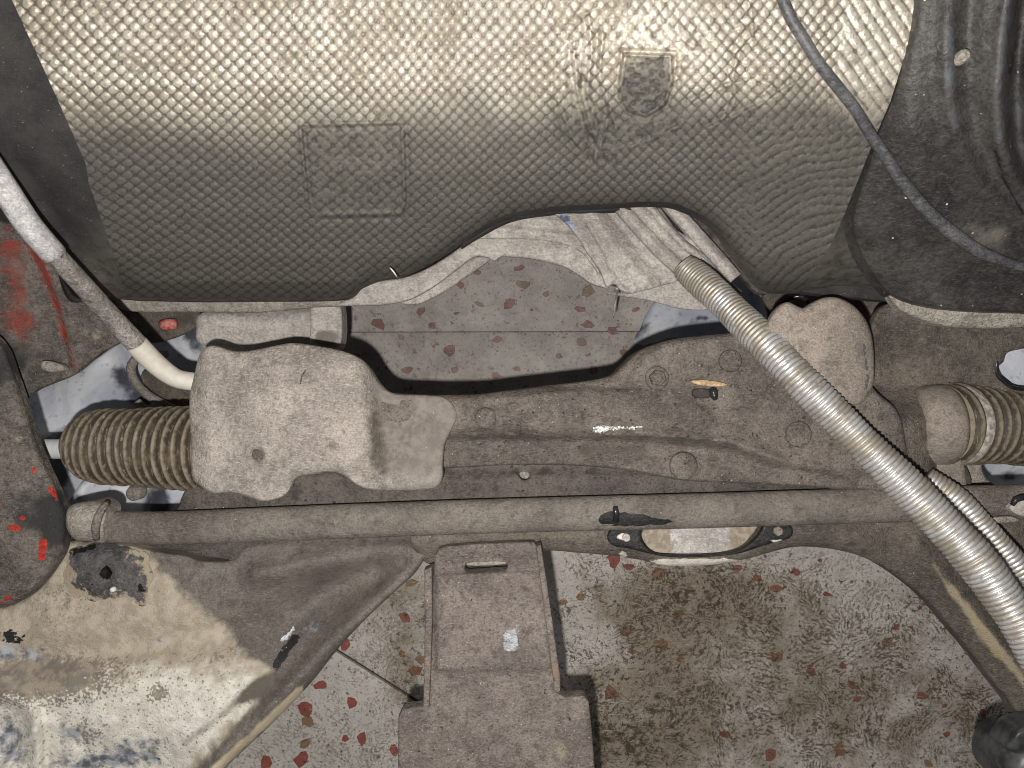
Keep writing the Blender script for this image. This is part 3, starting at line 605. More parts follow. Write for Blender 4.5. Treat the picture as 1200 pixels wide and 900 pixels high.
# flange along the foot of the bulkhead, left
fl = thing('bulkhead_flange', P(260, 356, .665), 'narrow beige ledge along the foot of the bulkhead at left', 'ledge')
plate('flange_strip', [(122, 345), (200, 345), (300, 345), (410, 343), (404, 358), (370, 360), (300, 366), (220, 365), (150, 364)], lambda x, y: .665+.003*sm(352, 364, y)+.0015*fbm(x, y, 16, 5), MAT['flange'], fl, step=4, thick=.003)
tb = thing('tunnel_brace', P(320, 380, .69), 'pale curved brace with a square stub left of the opening', 'brace')
plate('brace_panel', [(238, 366), (300, 365), (365, 358), (384, 352), (386, 408), (300, 412), (238, 405), (230, 385)], lambda x, y: .69+.01*((y-385)/30)**2-.006*ridge(x, y, [(240, 372), (310, 380), (380, 366)], 12)+.002*fbm(x, y, 24, 4), MAT['tunnel'], tb, step=5, thick=.004,
      attrs=dict(blue=lambda x, y: .4*gs(x, y, 240, 368, 8, 8), oil=lambda x, y: .35*gs(x, y, 255, 388, 24, 8)))
plate('brace_stub', [(365, 352), (378, 349), (398, 351), (398, 406), (366, 406), (364, 380)], lambda x, y: .672+.003*sm(390, 400, x), MAT['tunnel'], tb, step=4, thick=.02, roll=3,
      attrs=dict(blue=lambda x, y: 0*x, oil=lambda x, y: .9*gs(x, y, 382, 397, 16, 13, 4)))

# ------------------------------------------------------------ crumpled tunnel shield
tn = thing('tunnel_heat_shield', P(650, 290, .66), 'crumpled grey aluminium shield under the arch in the bulkhead', 'heat shield')
z0 = lambda x, y: 0*x
plate('shield_lip', [(396, 358), (404, 352), (413, 349), (424, 332), (436, 329), (470, 326), (500, 315), (525, 300), (548, 284), (566, 277), (610, 276), (650, 281), (680, 292), (700, 315), (714, 336), (704, 336), (690, 331), (670, 317), (650, 309), (620, 303), (598, 301), (588, 300), (580, 306), (572, 302), (560, 300), (548, 306), (530, 320), (505, 338), (480, 351), (450, 357), (420, 358)],
      lambda x, y: .652+.004*fbm(x, y, 50, 4)+.010*sm(340, 300, y)*0-.006*gs(x, y, 640, 294, 60, 12), MAT['tunnel'], tn, step=4, thick=.003, roll=4, rollh=.002, attrs=dict(blue=z0, oil=lambda x, y: .25*gs(x, y, 440, 345, 30, 8)))
plate('shield_under', [(470, 353), (505, 336), (545, 305), (575, 298), (572, 306), (550, 322), (520, 342), (490, 356)], lambda x, y: .672+0*x, MAT['tunnel'], tn, step=5, thick=.003, attrs=dict(blue=z0, oil=lambda x, y: .45+0*x))
plate('shield_top', [(548, 278), (560, 264), (590, 253), (640, 246), (668, 262), (685, 285), (700, 305), (702, 322), (690, 305), (672, 290), (640, 282), (600, 279)],
      lambda x, y: .645+.003*np.sin((y+x*.15)/3.3)*sm(600, 560, x+0*y)*0+.0016*np.sin((y*1.1-.12*x)/2.6)+.003*fbm(x, y, 22, 6)+.004*sm(278, 255, y)*0, MAT['tunnel'], tn, step=3, thick=.002, roll=3, attrs=dict(blue=z0, oil=z0))
def dcr(x, y):
    u = (x-y*.78)  # across the folds
    d = .640+.004*fbm(x, y, 46, 7)+.0035*np.sin(u/26.0)
    d = d+.0028*np.exp(-((u-520)/5.0)**2)-.003*np.exp(-((u-500)/9.0)**2)
    d = d+.005*ridge(x, y, [(690, 262), (706, 290), (716, 312), (733, 334)], 1.5)+.004*ridge(x, y, [(716, 336), (724, 328), (740, 340)], 1.5)+.004*ridge(x, y, [(775, 330), (800, 316), (812, 318)], 1.5)+.003*ridge(x, y, [(745, 285), (757, 300), (772, 314), (788, 328)], 1.5)
    w = gs(x, y, 765, 318, 32, 26, 3)+.6*gs(x, y, 745, 280, 16, 24); d = d+w*.0022*fbm(x, y, 7, 12)
    return d
plate('crumpled_sheet', [(634, 240), (680, 236), (735, 234), (760, 262), (800, 308), (812, 322), (790, 330), (765, 338), (740, 344), (728, 341), (720, 333), (710, 336), (703, 318), (690, 300), (678, 280), (660, 258)],
      dcr, MAT['tunnel'], tn, step=2.8, thick=.002, roll=4, rollh=.002, wob=1.5, attrs=dict(blue=lambda x, y: .85*gs(x, y, 658, 258, 14, 12)+.5*gs(x, y, 672, 266, 14, 8)+.55*ridge(x, y, [(705, 236), (735, 268), (770, 306)], 3), oil=lambda x, y: .4*gs(x, y, 725, 262, 12, 14)))
plate('crumpled_sheet', [(712, 344), (740, 342), (770, 332), (800, 320), (830, 330), (850, 352), (838, 362), (800, 362), (760, 352)], lambda x, y: .69+.004*fbm(x, y, 16, 3), MAT['tunnel'], tn, step=4, thick=.002, attrs=dict(blue=z0, oil=lambda x, y: .35+0*x))
def strip(pts, wdt, d, oil=z0, blue=z0):
    pts = catmull(pts, False, 10); t = np.gradient(pts, axis=0); t /= np.linalg.norm(t, axis=1)[:, None]; nn = np.stack([-t[:, 1], t[:, 0]], 1)*wdt
    out = list(map(tuple, pts+nn))+list(map(tuple, (pts-nn)[::-1]))
    return plate('fold_strip', out, lambda x, y: d-.0045*np.exp(-(dist(x, y, pts)/(wdt*.75))**2)+.0015*fbm(x, y, 18, 3), MAT['tunnel'], tn, step=3.2, thick=.004, roll=2, rollh=.0015, straight=True, attrs=dict(blue=blue, oil=oil))
strip([(722, 236), (748, 266), (778, 298), (806, 322)], 8, .636)
strip([(742, 236), (768, 264), (794, 290), (818, 310)], 8, .632)
strip([(757, 236), (778, 262), (800, 285), (822, 302)], 5, .628, lambda x, y: .3+0*x)
strip([(762, 236), (790, 275), (815, 285), (842, 312)], 6, .640, lambda x, y: .35+0*x, lambda x, y: .5*gs(x, y, 775, 255, 16, 12))
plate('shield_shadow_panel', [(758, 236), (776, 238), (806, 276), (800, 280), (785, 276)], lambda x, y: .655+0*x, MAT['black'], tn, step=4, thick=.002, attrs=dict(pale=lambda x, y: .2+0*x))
strip([(782, 236), (805, 262), (832, 292), (862, 326)], 8.5, .634)
strip([(822, 300), (838, 316), (852, 334), (866, 346)], 6, .645, lambda x, y: .5+0*x)

# ------------------------------------------------------------ black dome at the right
dm = thing('brake_servo_dome', P(1130, 180, .46), 'big black dusty dome in the upper right corner with ribs and a pale ring', 'dome')
def dbase(x, y): return np.interp(y, [-70, 0, 60, 100, 150, 200, 250, 300, 330, 366], [.400, .414, .424, .434, .450, .470, .492, .515, .528, .540])
def ddm(x, y):
    ex = np.clip(x-np.interp(y, [-40, 0, 100, 150, 230, 270, 340], [1080, 1076, 1050, 1030, 1000, 985, 1035]), 0, 300)
    d = dbase(x, y)-.018*(1-np.exp(-ex/60.0))
    rb1 = [(1120, -60), (1114, 0), (1111, 60), (1113, 120), (1124, 170), (1146, 215), (1180, 245), (1240, 275)]
    rb2 = [(1192, -60), (1183, 0), (1174, 60), (1170, 120), (1174, 170), (1190, 215), (1230, 250)]
    d = d-.0040*ridge(x, y, rb1, 12)+.005*ridge(x, y, [(a+22, b-6) for a, b in rb1], 15)-.005*ridge(x, y, rb2, 11)+.016*ridge(x, y, [(a+20, b-4) for a, b in rb2], 12)
    d = d-.004*ridge(x, y, [(a-46, b+34) for a, b in rb1], 26)
    return d+.0012*fbm(x, y, 40, 3)+.02*sm(340, 366, y)*0
plate('dome_shell', [(1110, -60), (1078, -20), (1074, 20), (1062, 70), (1048, 110), (1030, 152), (1014, 205), (1002, 240), (999, 266), (1006, 292), (1020, 318), (1036, 338), (1052, 350), (1085, 359), (1130, 364), (1200, 366), (1290, 366), (1310, 300), (1310, -60), (1200, -66)],
      ddm, MAT['dome'], dm, step=5, thick=.012, roll=5, rollh=.003,
      attrs=dict(pale=lambda x, y: .42*gs(x, y, 1085, 170, 30, 90)+.6*gs(x, y, 1150, 270, 50, 30)+.45*gs(x, y, 1170, 320, 60, 30),
                 blue=lambda x, y: .62*ridge(x, y, [(1118, -40), (1112, 60), (1114, 130), (1128, 180), (1146, 214)], 10)*(1-.6*sm(100, 200, y))+.6*ridge(x, y, [(1186, -40), (1176, 40), (1170, 120), (1172, 160)], 11)+.6*sm(1182, 1195, x)*gs(x, y, 1195, 150, 30, 70),
                 black=lambda x, y: .55*ridge(x, y, [(1196, -10), (1190, 60), (1184, 85)], 8)+.55*ridge(x, y, [(1166, 175), (1176, 210), (1198, 248), (1230, 270)], 6)))
plate('seal_ring', [(1039, 338), (1046, 341), (1060, 350), (1100, 357), (1160, 361), (1300, 361), (1300, 374), (1215, 382), (1150, 385), (1100, 381), (1062, 368), (1044, 353)], lambda x, y: .535+.005*sm(366, 382, y), MAT['flange'], dm, step=4, thick=.006, roll=5, rollh=.004)
lathe('rivet', 1128, 66, .412, [(.0035, -.004), (.0034, .002), (.0022, .0034), (.0008, .0036)], MAT['flange'], dm)
# cable
cpts = [(890, -70, .0030), (908, -25, .0031), (926, 20, .0031), (942, 46, .0031), (958, 72, .0031), (980, 100, .0032), (1002, 128, .0032), (1022, 160, .0033), (1040, 186, .0034), (1054, 208, .0036), (1070, 228, .0038), (1086, 246, .0040), (1102, 262, .0042), (1120, 276, .0043), (1140, 290, .0042), (1160, 300, .0038), (1195, 312, .0030), (1240, 320, .0024)]
def csurf(x, y):
    a = float(dfw(np.array([x*1.0]), np.array([y*1.0]))[0]); b = float(ddm(np.array([x*1.0]), np.array([y*1.0]))[0]) if x > 990 else 9
    return min(a, b)
t = sweep('control_cable', [(x, y, csurf(x, y)-r_-.001*(x < 1030)*2+.004*sm(1150, 1240, x), r_) for x, y, r_ in cpts], MAT['hoserub'], None, 16)
tag(t, 'thin grey cable running diagonally over the dimpled foil to the black dome', 'cable')

# ------------------------------------------------------------ left: wing, pipe
wg = thing('inner_wing', P(60, 360, .62), 'rusty brown inner wing panel with red paint showing behind the grey pipe', 'car panel')
plate('wing_panel', [(-60, 220), (0, 258), (30, 262), (60, 300), (90, 330), (112, 356), (142, 384), (148, 396), (118, 414), (88, 438), (46, 456), (28, 472), (20, 500), (-60, 500)],
      lambda x, y: .62+.012*sm(70, 90, x-(y-300)*.25+20)+.004*fbm(x, y, 30, 5)+.006*ridge(x, y, [(35, 270), (68, 345), (82, 395), (86, 430)], 5)-.012*sm(60, 0, x), MAT['wing'], wg, step=5, thick=.003,
      attrs=dict(soot=lambda x, y: .9*gs(x, y, 0, 440, 36, 60)+.2, red=lambda x, y: .75*ridge(x, y, [(36, 276), (52, 320), (68, 360), (78, 400), (86, 430)], 6)+.72*gs(x, y, 24, 378, 36, 34)+.70*gs(x, y, 14, 300, 40, 50),
                 chip=lambda x, y: .5*ridge(x, y, [(10, 376), (38, 368)], 3)+.5*ridge(x, y, [(30, 405), (40, 395)], 4)+.4*gs(x, y, 5, 340, 7, 5), pale=lambda x, y: .62*gs(x, y, 110, 390, 26, 26)+.4*gs(x, y, 70, 330, 14, 20)))
plate('wing_lug', [(48, 424), (58, 423), (74, 428), (75, 434), (60, 436), (49, 432)], lambda x, y: .602+0*x, MAT['flange'], wg, step=3, thick=.004, roll=3)
plate('dark_tab', [(68, 318), (76, 330), (86, 345), (97, 352), (84, 354), (74, 342)], lambda x, y: .60+0*x, MAT['black'], wg, step=4, thick=.002, attrs=dict(pale=z0))
pp = thing('coolant_pipe', P(120, 370, .5), 'grey metal pipe with a white sleeve slanting down the left edge', 'pipe')
sweep('pipe_tube', [(55, 286, .495, .0066), (68, 302, .50, .0066), (97, 334, .52, .0068), (131, 372, .54, .0072), (163, 406, .56, .0076), (180, 424, .568, .0074), (196, 437, .573, .0070), (212, 445, .576, .0066), (250, 449, .58, .0062), (300, 449, .585, .006)], MAT['pipe'], pp, 24)
sweep('white_sleeve', [(-60, 128, .43, .0074), (-22, 180, .445, .0076), (6, 222, .46, .0077), (34, 264, .475, .0078), (64, 299, .49, .0078)], MAT['sleeve'], pp, 28)
sweep('pipe_elbow', [(160, 403, .5585, .0078), (168, 412, .562, .0080), (180, 424, .568, .0078), (196, 437, .572, .0074), (212, 445, .575, .0070), (245, 449, .578, .0068)], MAT['cream'], pp, 24)
st = thing('suspension_turret', P(10, 560, .52), 'dark sooty turret casting with bright red paint chips at the left edge', 'casting')
plate('turret_shell', [(-90, 385), (-20, 388), (4, 405), (18, 440), (30, 475), (42, 515), (54, 545), (68, 575), (77, 602), (76, 640), (66, 662), (44, 690), (20, 706), (-10, 712), (-90, 715)],
      lambda x, y: .575+.012*sm(10, 85, x+0*y)-.008*gs(x, y, 30, 620, 50, 50)+.003*fbm(x, y, 34, 3)-.02*sm(20, -80, x), MAT['wing'], st, step=4.5, thick=.006, roll=9, rollh=.006,
      attrs=dict(soot=lambda x, y: .75*gs(x, y, 40, 600, 45, 40)+.85*gs(x, y, 5, 430, 35, 45)+.75*gs(x, y, 66, 620, 18, 44)+.6*gs(x, y, 6, 680, 22, 14),
                 red=z0, chip=lambda x, y: 1.0*ridge(x, y, [(50, 636), (49, 652)], 5.5)+.95*ridge(x, y, [(59, 572), (66, 584)], 3.6)+.9*ridge(x, y, [(12, 618), (22, 619)], 3.4)+.9*gs(x, y, 26, 607, 6, 4)+.85*gs(x, y, 39, 551, 4, 5)+.8*gs(x, y, 2, 593, 5, 4)+.85*ridge(x, y, [(2, 706), (14, 699)], 3),
                 pale=lambda x, y: .55*gs(x, y, 15, 510, 24, 34)+.5*gs(x, y, 20, 655, 26, 20)))

# ------------------------------------------------------------ subframe
sf = thing('subframe', P(600, 640, .62), 'wide dusty subframe with a cream arm at left and an arch at right', 'subframe')
plate('top_ledge', [(108, 612), (128, 600), (200, 600), (214, 580), (232, 555), (300, 540), (420, 530), (560, 520), (900, 520), (1100, 535), (1128, 540), (1128, 580), (1000, 588), (700, 596), (400, 606), (200, 614)],
      lambda x, y: .600+.006*sm(560, 548, y)+.0025*fbm(x, y, 50, 6), MAT['ledge'], sf, step=6, thick=.004, roll=3,
      holes=[[(608, 557), (611, 553), (617, 553), (621, 557), (618, 562), (612, 562)]],
      attrs=dict(pale=lambda x, y: .4*gs(x, y, 900, 570, 120, 14), oil=lambda x, y: .5*gs(x, y, 640, 552, 200, 10)+.6*gs(x, y, 345, 575, 14, 20)+.7*gs(x, y, 692, 574, 6, 5)))
plate('hole_backing', [(604, 551), (626, 551), (626, 566), (604, 566)], lambda x, y: .618+0*x, MAT['flange'], sf, step=4, thick=.001, roll=1)
plate('beige_plate', [(1124, 536), (1262, 536), (1262, 574), (1168, 574), (1126, 575)], lambda x, y: .63+.0*x, MAT['flange'], sf, step=5, thick=.003, roll=3,
      holes=[[(1152, 543), (1200, 543), (1190, 540), (1262, 545), (1240, 568), (1170, 570)]])
# cross member under the roll bar with oval hole; arch edge
arch = [(486, 620), (600, 606), (760, 600), (950, 594), (1120, 586), (1270, 580), (1290, 700), (1290, 930), (1230, 900), (1200, 858), (1184, 826), (1160, 795), (1135, 762), (1110, 732), (1086, 704), (1060, 682), (1030, 662), (1000, 649), (965, 642), (930, 641), (900, 648), (870, 656), (830, 662), (780, 663), (750, 656), (715, 651), (680, 648), (640, 645), (600, 648), (540, 652), (500, 660)]
oval = [(752, 634), (753, 622), (762, 612), (800, 610), (850, 609), (893, 609), (891, 624), (878, 638), (860, 646), (830, 650), (790, 650), (766, 648)]
plate('cross_member', arch, lambda x, y: .606-.010*ridge(x, y, [(480, 630), (700, 628), (950, 624), (1020, 632)], 16)+.012*sm(0, 1, 0*x)-.012*ridge(x, y, [(1075, 640), (1110, 680), (1150, 730), (1200, 790), (1260, 860)], 20)+.003*fbm(x, y, 60, 2)-.004*sm(700, 640, y), MAT['chassis'], sf, step=6, thick=.012, roll=6, rollh=.004, holes=[oval],
      attrs=dict(chalk=lambda x, y: .85*gs(x, y, 815, 659, 62, 5, 4)+.7*gs(x, y, 730, 650, 8, 6), pale=lambda x, y: .95*ridge(x, y, [(1095, 665), (1130, 710), (1170, 762), (1215, 815)], 7)+.55*gs(x, y, 1130, 770, 40, 50)+.75*gs(x, y, 815, 658, 50, 5)+.8*gs(x, y, 730, 655, 8, 6), oil=lambda x, y: .5*gs(x, y, 1080, 700, 24, 10)+.4*gs(x, y, 960, 645, 60, 4)+.5*gs(x, y, 600, 640, 90, 7)))
# black flange round the oval hole, with bolt holes
mf = plate('hole_flange', [(712, 632), (716, 621), (740, 618), (800, 604), (880, 604), (918, 611), (929, 620), (926, 630), (910, 635), (893, 640), (866, 648.5), (832, 652.5), (788, 653), (758, 648), (738, 643), (720, 640)],
      lambda x, y: .5895+0*x, MAT['black'], sf, step=3.5, thick=.003, roll=2, holes=[[(753, 634), (752, 622), (760, 611), (800, 608), (850, 607), (893, 608), (891, 623), (878, 637), (861, 646), (830, 650), (790, 650.5), (766, 647.5)]],
      attrs=dict(pale=lambda x, y: .95*gs(x, y, 730, 629, 8, 5)+.7*gs(x, y, 912, 634, 14, 3)))
MAT['boss'] = grime('chalky_boss', (.56, .53, .48), (.66, .63, .58), (.36, .32, .27), 40, .7, masks=(('ends', (.30, .25, .19), dict(sc=170, amt=1.2, a=.4, b=.6, c2=(.42, .37, .30))),), spots=.74, bump=.4)
plate('pale_boss', oval, lambda x, y: .610+.001*fbm(x, y, 20, 4), MAT['boss'], sf, step=4, thick=.004, roll=2, attrs=dict(ends=lambda x, y: sm(805, 775, x)*.85+sm(842, 862, x)*.85))
bolt(911, 622, .5885, 8, MAT['bracket'], sf, True, .002, False)
bolt(734, 630, .588, 5, MAT['boss'], sf, False, .002, False)
# left arm, cream and tan towards the lower left
armo = [(500, 652), (486, 672), (462, 694), (430, 724), (398, 758), (368, 796), (335, 832), (300, 866), (262, 902), (230, 940), (100, 960), (-90, 960), (-90, 715), (-10, 712), (20, 706), (44, 690), (66, 662), (76, 640), (80, 634), (104, 634), (140, 637), (190, 647), (215, 650), (233, 656), (258, 658), (276, 654), (300, 636), (420, 622), (500, 616), (520, 630)]
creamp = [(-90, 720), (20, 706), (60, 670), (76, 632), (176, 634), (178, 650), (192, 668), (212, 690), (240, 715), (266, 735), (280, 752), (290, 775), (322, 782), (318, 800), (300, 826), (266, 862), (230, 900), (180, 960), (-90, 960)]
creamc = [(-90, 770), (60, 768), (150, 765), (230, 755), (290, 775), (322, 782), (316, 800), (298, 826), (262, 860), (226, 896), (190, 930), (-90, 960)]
def darm(x, y):
    d = .615-.020*sm(640, 820, y)*sm(420, 200, x)
    d = d+.010*ridge(x, y, [(20, 770), (150, 758), (260, 745), (330, 720), (400, 690)], 22)
    d = d-.010*ridge(x, y, [(300, 672), (400, 655), (480, 645)], 14)
    d = d+.010*ridge(x, y, [(330, 745), (380, 700), (440, 670)], 20)
    d = d-.012*ridge(x, y, [(498, 652), (440, 706), (390, 752), (330, 818), (262, 885), (220, 940)], 12)
    d = d+.010*sm(840, 900, y)*sm(20, 80, x)*sm(260, 180, x)
    d = d-.007*ridge(x, y, [(4, 816), (24, 820), (40, 836), (44, 870), (44, 940)], 7)-.006*ridge(x, y, [(40, 855), (10, 895), (-10, 930)], 6)+.010*gs(x, y, 12, 862, 22, 30)
    d = d-.006*gs(x, y, 75, 888, 16, 17, 4)
    d = d+.006*sm(640, 628, y)
    return d+.004*fbm(x, y, 60, 3)+.0012*fbm(x, y, 16, 8)
plate('arm_flange', [(70, 630), (84, 608), (520, 600), (520, 640), (300, 662), (266, 655.5), (236, 652), (214, 646), (192, 643), (140, 633), (104, 630.5)], lambda x, y: .617+.001*fbm(x, y, 20, 3), MAT['ledge'], sf, step=5, thick=.003, roll=1.5, attrs=dict(pale=lambda x, y: .3+0*x, oil=lambda x, y: .3*gs(x, y, 230, 646, 60, 8)))
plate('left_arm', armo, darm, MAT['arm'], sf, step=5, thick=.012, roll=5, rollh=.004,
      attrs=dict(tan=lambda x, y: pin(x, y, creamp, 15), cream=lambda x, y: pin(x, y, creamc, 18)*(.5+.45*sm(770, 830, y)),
                 flake=lambda x, y: .58*gs(x, y, 60, 790, 80, 24)+.40*pin(x, y, creamc, 10)+.3*pin(x, y, creamp, 6)*(1-pin(x, y, creamc, 10))+.3*gs(x, y, 70, 705, 36, 34)+.25*gs(x, y, 104, 862, 16, 18)+.62*gs(x, y, 186, 812, 10, 9)+.5*gs(x, y, 256, 770, 7, 6)+.4*gs(x, y, 30, 800, 60, 26)+.4*gs(x, y, 273, 760, 6, 6),
                 blue=lambda x, y: .95*gs(x, y, 12, 864, 26, 34)+.95*gs(x, y, 125, 894, 85, 14)+.6*gs(x, y, 190, 750, 36, 7)+.85*gs(x, y, 20, 765, 60, 14)+.8*gs(x, y, 88, 858, 30, 14)+.65*gs(x, y, 365, 735, 18, 14)+.68*gs(x, y, 165, 874, 50, 14),
                 black=lambda x, y: .75*gs(x, y, 10, 748, 26, 14)+.85*ridge(x, y, [(322, 782), (346, 748)], 8)+.7*ridge(x, y, [(80, 634), (100, 630), (150, 636), (170, 641)], 3)+.5*ridge(x, y, [(120, 898), (190, 888), (222, 866)], 5)+.5*gs(x, y, 5, 850, 10, 7),
                 rim=lambda x, y: .95*ridge(x, y, [(350, 812), (300, 858), (250, 905)], 8)+.35*ridge(x, y, [(430, 716), (380, 760), (345, 818)], 5),
                 oil=lambda x, y: .8*gs(x, y, 305, 812, 24, 18)+.7*ridge(x, y, [(215, 872), (260, 838), (320, 790)], 9)+.5*gs(x, y, 295, 665, 12, 6)+.5*ridge(x, y, [(150, 640), (210, 650), (250, 653), (400, 645)], 4)+.4*gs(x, y, 330, 725, 40, 20),
                 bare=lambda x, y: .95*ridge(x, y, [(330, 752), (344, 738)], 5)+.7*gs(x, y, 372, 722, 8, 8)))
mo = [(78, 648), (90, 640), (112, 637), (145, 640), (170, 650), (177, 670), (175, 692), (170, 710), (158, 708), (148, 700), (110, 702), (84, 694), (74, 672)]
plate('rubber_mound', mo, lambda x, y: darm(x, y)-.0006-.009*gs(x, y, 126, 670, 46, 32, 3)+.007*gs(x, y, 124, 670, 9, 9)+.0012*fbm(x, y, 9, 4), MAT['rubber_mound'], sf, step=3.2, thick=.0004, roll=0, wob=7,
      attrs=dict(hole=lambda x, y: 1.0*gs(x, y, 124, 671, 9, 10)+.7*ridge(x, y, [(82, 648), (110, 640)], 5)+.75*gs(x, y, 165, 690, 8, 8)+.6*gs(x, y, 108, 685, 5, 3), tan=lambda x, y: .75*np.exp(-dist(x, y, mo, True)/7.0)*sm(640, 650, y)+.42*gs(x, y, 84, 680, 14, 30)+.34*gs(x, y, 150, 665, 26, 24)))
lathe('rubber_plug', 132, 691, .596, [(.002, -.002), (.0018, .001), (.0008, .0014)], MAT['white'], sf)

# anti roll bar
ab = thing('anti_roll_bar', P(600, 606, .57), 'long straight dusty bar crossing the picture below the steering rack', 'bar')
sweep('bar_tube', [(100, 616, .588, .0120), (160, 618, .584, .0122), (215, 618, .582, .0126), (400, 611, .58, .0130), (600, 604, .58, .0130), (800, 599, .58, .0132), (1000, 593, .58, .0132), (1270, 586, .58, .0132)], MAT['bar'], ab, 32, ds=.006, flat=.7)
plate('bar_clamp', [(78, 600), (84, 592), (100, 588), (116, 588), (126, 598), (122, 616), (122, 636), (106, 634), (88, 632), (78, 618)], lambda x, y: .568+.010*((y-612)/26.0)**2, MAT['flange'], ab, step=4, thick=.02, roll=5, rollh=.004)
sweep('clamp_ring', [(126, 589, .572, .0022), (120, 596, .566, .0028), (115, 606, .564, .0030), (112, 618, .565, .0030), (113, 631, .572, .0024)], MAT['mount'], ab, 12)
bs = plate('bar_scuff', [(703, 614), (706, 606), (720, 601), (745, 602), (765, 605), (788, 612), (770, 615.5), (730, 616)], lambda x, y: .58-.0092*np.sqrt(np.clip(1-((y-600.8)/20.8)**2, 0, 1))-.0008, MAT['black'], ab, step=3, thick=.0006, roll=0, wob=4, attrs=dict(pale=lambda x, y: .25+0*x))
sweep('broken_stud', [(722, 610, .569, .0022), (722, 602, .566, .0026), (721, 594, .565, .0018)], MAT['gloss'], ab, 10)
# hook at the right end
hk = thing('bar_end_bracket', P(1192, 600, .56), 'small pale hooked bracket at the right edge above the thin hose', 'bracket')
plate('hook_plate', [(1183, 596), (1190, 588), (1204, 584), (1250, 584), (1250, 612), (1200, 606)], lambda x, y: .556+0*x, MAT['tunnel'], hk, step=3.5, thick=.004, roll=3, attrs=dict(blue=z0, oil=z0))
sweep('hook_lip', [(1186, 592, .552, .0016), (1190, 586, .551, .0022), (1200, 583, .551, .0022), (1216, 586, .552, .0018)], MAT['gloss'], hk, 8)
plate('pale_tab', [(1160, 607), (1186, 605), (1193, 611), (1164, 613)], lambda x, y: .563+0*x, MAT['flange'], hk, step=3, thick=.002, roll=2)

# ------------------------------------------------------------ chassis leg at the right
cl = thing('frame_rail', P(1110, 430, .62), 'brown dusty chassis leg below the black dome with a ragged hole', 'chassis')
plate('leg_panel', [(1010, 500), (1016, 420), (1022, 378), (1036, 358), (1060, 356), (1130, 362), (1300, 366), (1300, 478), (1196, 476), (1160, 462), (1130, 452), (1110, 462), (1100, 540), (1130, 548), (1130, 590), (1010, 590), (985, 560)],
      lambda x, y: .612+.010*sm(1040, 1090, x)*sm(470, 420, y)*-1+.008*gs(x, y, 1050, 400, 22, 40)-.038*gs(x, y, 1045, 530, 62, 62, 4)+.003*fbm(x, y, 36, 4)+.001*fbm(x, y, 12, 8), MAT['chassis'], cl, step=5, thick=.006, roll=6, rollh=.003,
      holes=[[(1170, 432), (1176, 424), (1180, 414), (1192, 410), (1215, 407), (1250, 410), (1262, 430), (1250, 455), (1200, 455), (1182, 452)]],
      attrs=dict(pale=lambda x, y: .55*gs(x, y, 1082, 405, 16, 34)+.4*gs(x, y, 1125, 420, 30, 20)+.6*gs(x, y, 1108, 436, 5, 7)+.3*gs(x, y, 1180, 400, 50, 12), oil=lambda x, y: .35*gs(x, y, 1060, 440, 26, 26)+.3*gs(x, y, 1140, 395, 40, 10)))
sweep('hole_lip', [(1166, 414, .606, .0010), (1168, 426, .604, .0014), (1168, 438, .606, .0016), (1178, 448, .606, .0018), (1190, 455, .607, .0016), (1220, 457, .608, .0014)], MAT['gloss'], cl, 8)

# ------------------------------------------------------------ steering rack
sr = thing('steering_rack', P(600, 490, .58), 'dusty steering rack across the middle with ribbed rubber boots at both ends', 'steering rack')
def drk(x, y):
    d = .574+.0015*fbm(x, y, 40, 3)+.0008*fbm(x, y, 13, 6)
    tu = np.sqrt(np.clip(1-((y-484)/30.0)**2, 0, 1)); d = d-.014*tu*sm(790, 700, x)
    d = d+.004*gs(x, y, 600, 530, 400, 14)*sm(515, 530, x)
    pl = pin(x, y, [(716, 440), (745, 415), (780, 398), (850, 390), (950, 392), (1020, 440), (1100, 460), (1090, 560), (960, 552), (900, 540), (850, 522), (740, 512), (720, 490)], 6)
    d = d-.010*pl*sm(700, 760, x)
    d = d-.0035*ridge(x, y, [(700, 508), (800, 510), (860, 520), (930, 545), (1000, 560)], 5)+.004*ridge(x, y, [(820, 470), (880, 500), (930, 540)], 10)
    d = d-.0022*ridge(x, y, [(716, 442), (722, 470), (712, 505)], 2.6)-.0018*ridge(x, y, [(470, 470), (560, 470), (650, 462), (712, 452)], 2.2)+.0025*ridge(x, y, [(562, 463), (566, 474), (574, 484)], 1.6)-.002*ridge(x, y, [(842, 480), (880, 470), (915, 430)], 4)+.003*ridge(x, y, [(770, 403), (742, 425), (730, 448)], 4)
    d = d-.003*gs(x, y, 569, 490, 12, 12, 4)-.004*gs(x, y, 800, 546, 18, 14, 4)
    return d
plate('rack_housing', [(425, 466), (445, 460), (480, 462), (520, 463), (560, 462), (585, 459), (640, 452), (690, 446), (716, 440), (730, 428), (748, 412), (775, 401), (800, 396), (850, 391), (905, 388), (960, 400), (1000, 430), (1030, 462), (1050, 480), (1060, 510), (1060, 570), (1000, 574), (940, 570), (860, 566), (800, 563), (740, 552), (680, 546), (600, 545), (510, 548), (430, 536)],
      drk, MAT['rack'], sr, step=3.6, thick=.02, roll=5, rollh=.004,
      attrs=dict(pale=lambda x, y: .55*gs(x, y, 620, 478, 160, 16)+.55*ridge(x, y, [(545, 508), (640, 508), (780, 510), (840, 516)], 4)+.5*ridge(x, y, [(860, 520), (930, 552), (1010, 560)], 8)+.45*gs(x, y, 930, 470, 30, 40), oil=lambda x, y: .6*gs(x, y, 700, 528, 140, 12)+.5*gs(x, y, 800, 470, 60, 28)+.45*gs(x, y, 980, 530, 50, 16),
                 bare=lambda x, y: 1.15*gs(x, y, 703, 503, 13, 4.5)+.95*gs(x, y, 736, 501, 28, 4)+.6*gs(x, y, 640, 508, 70, 3.5)))
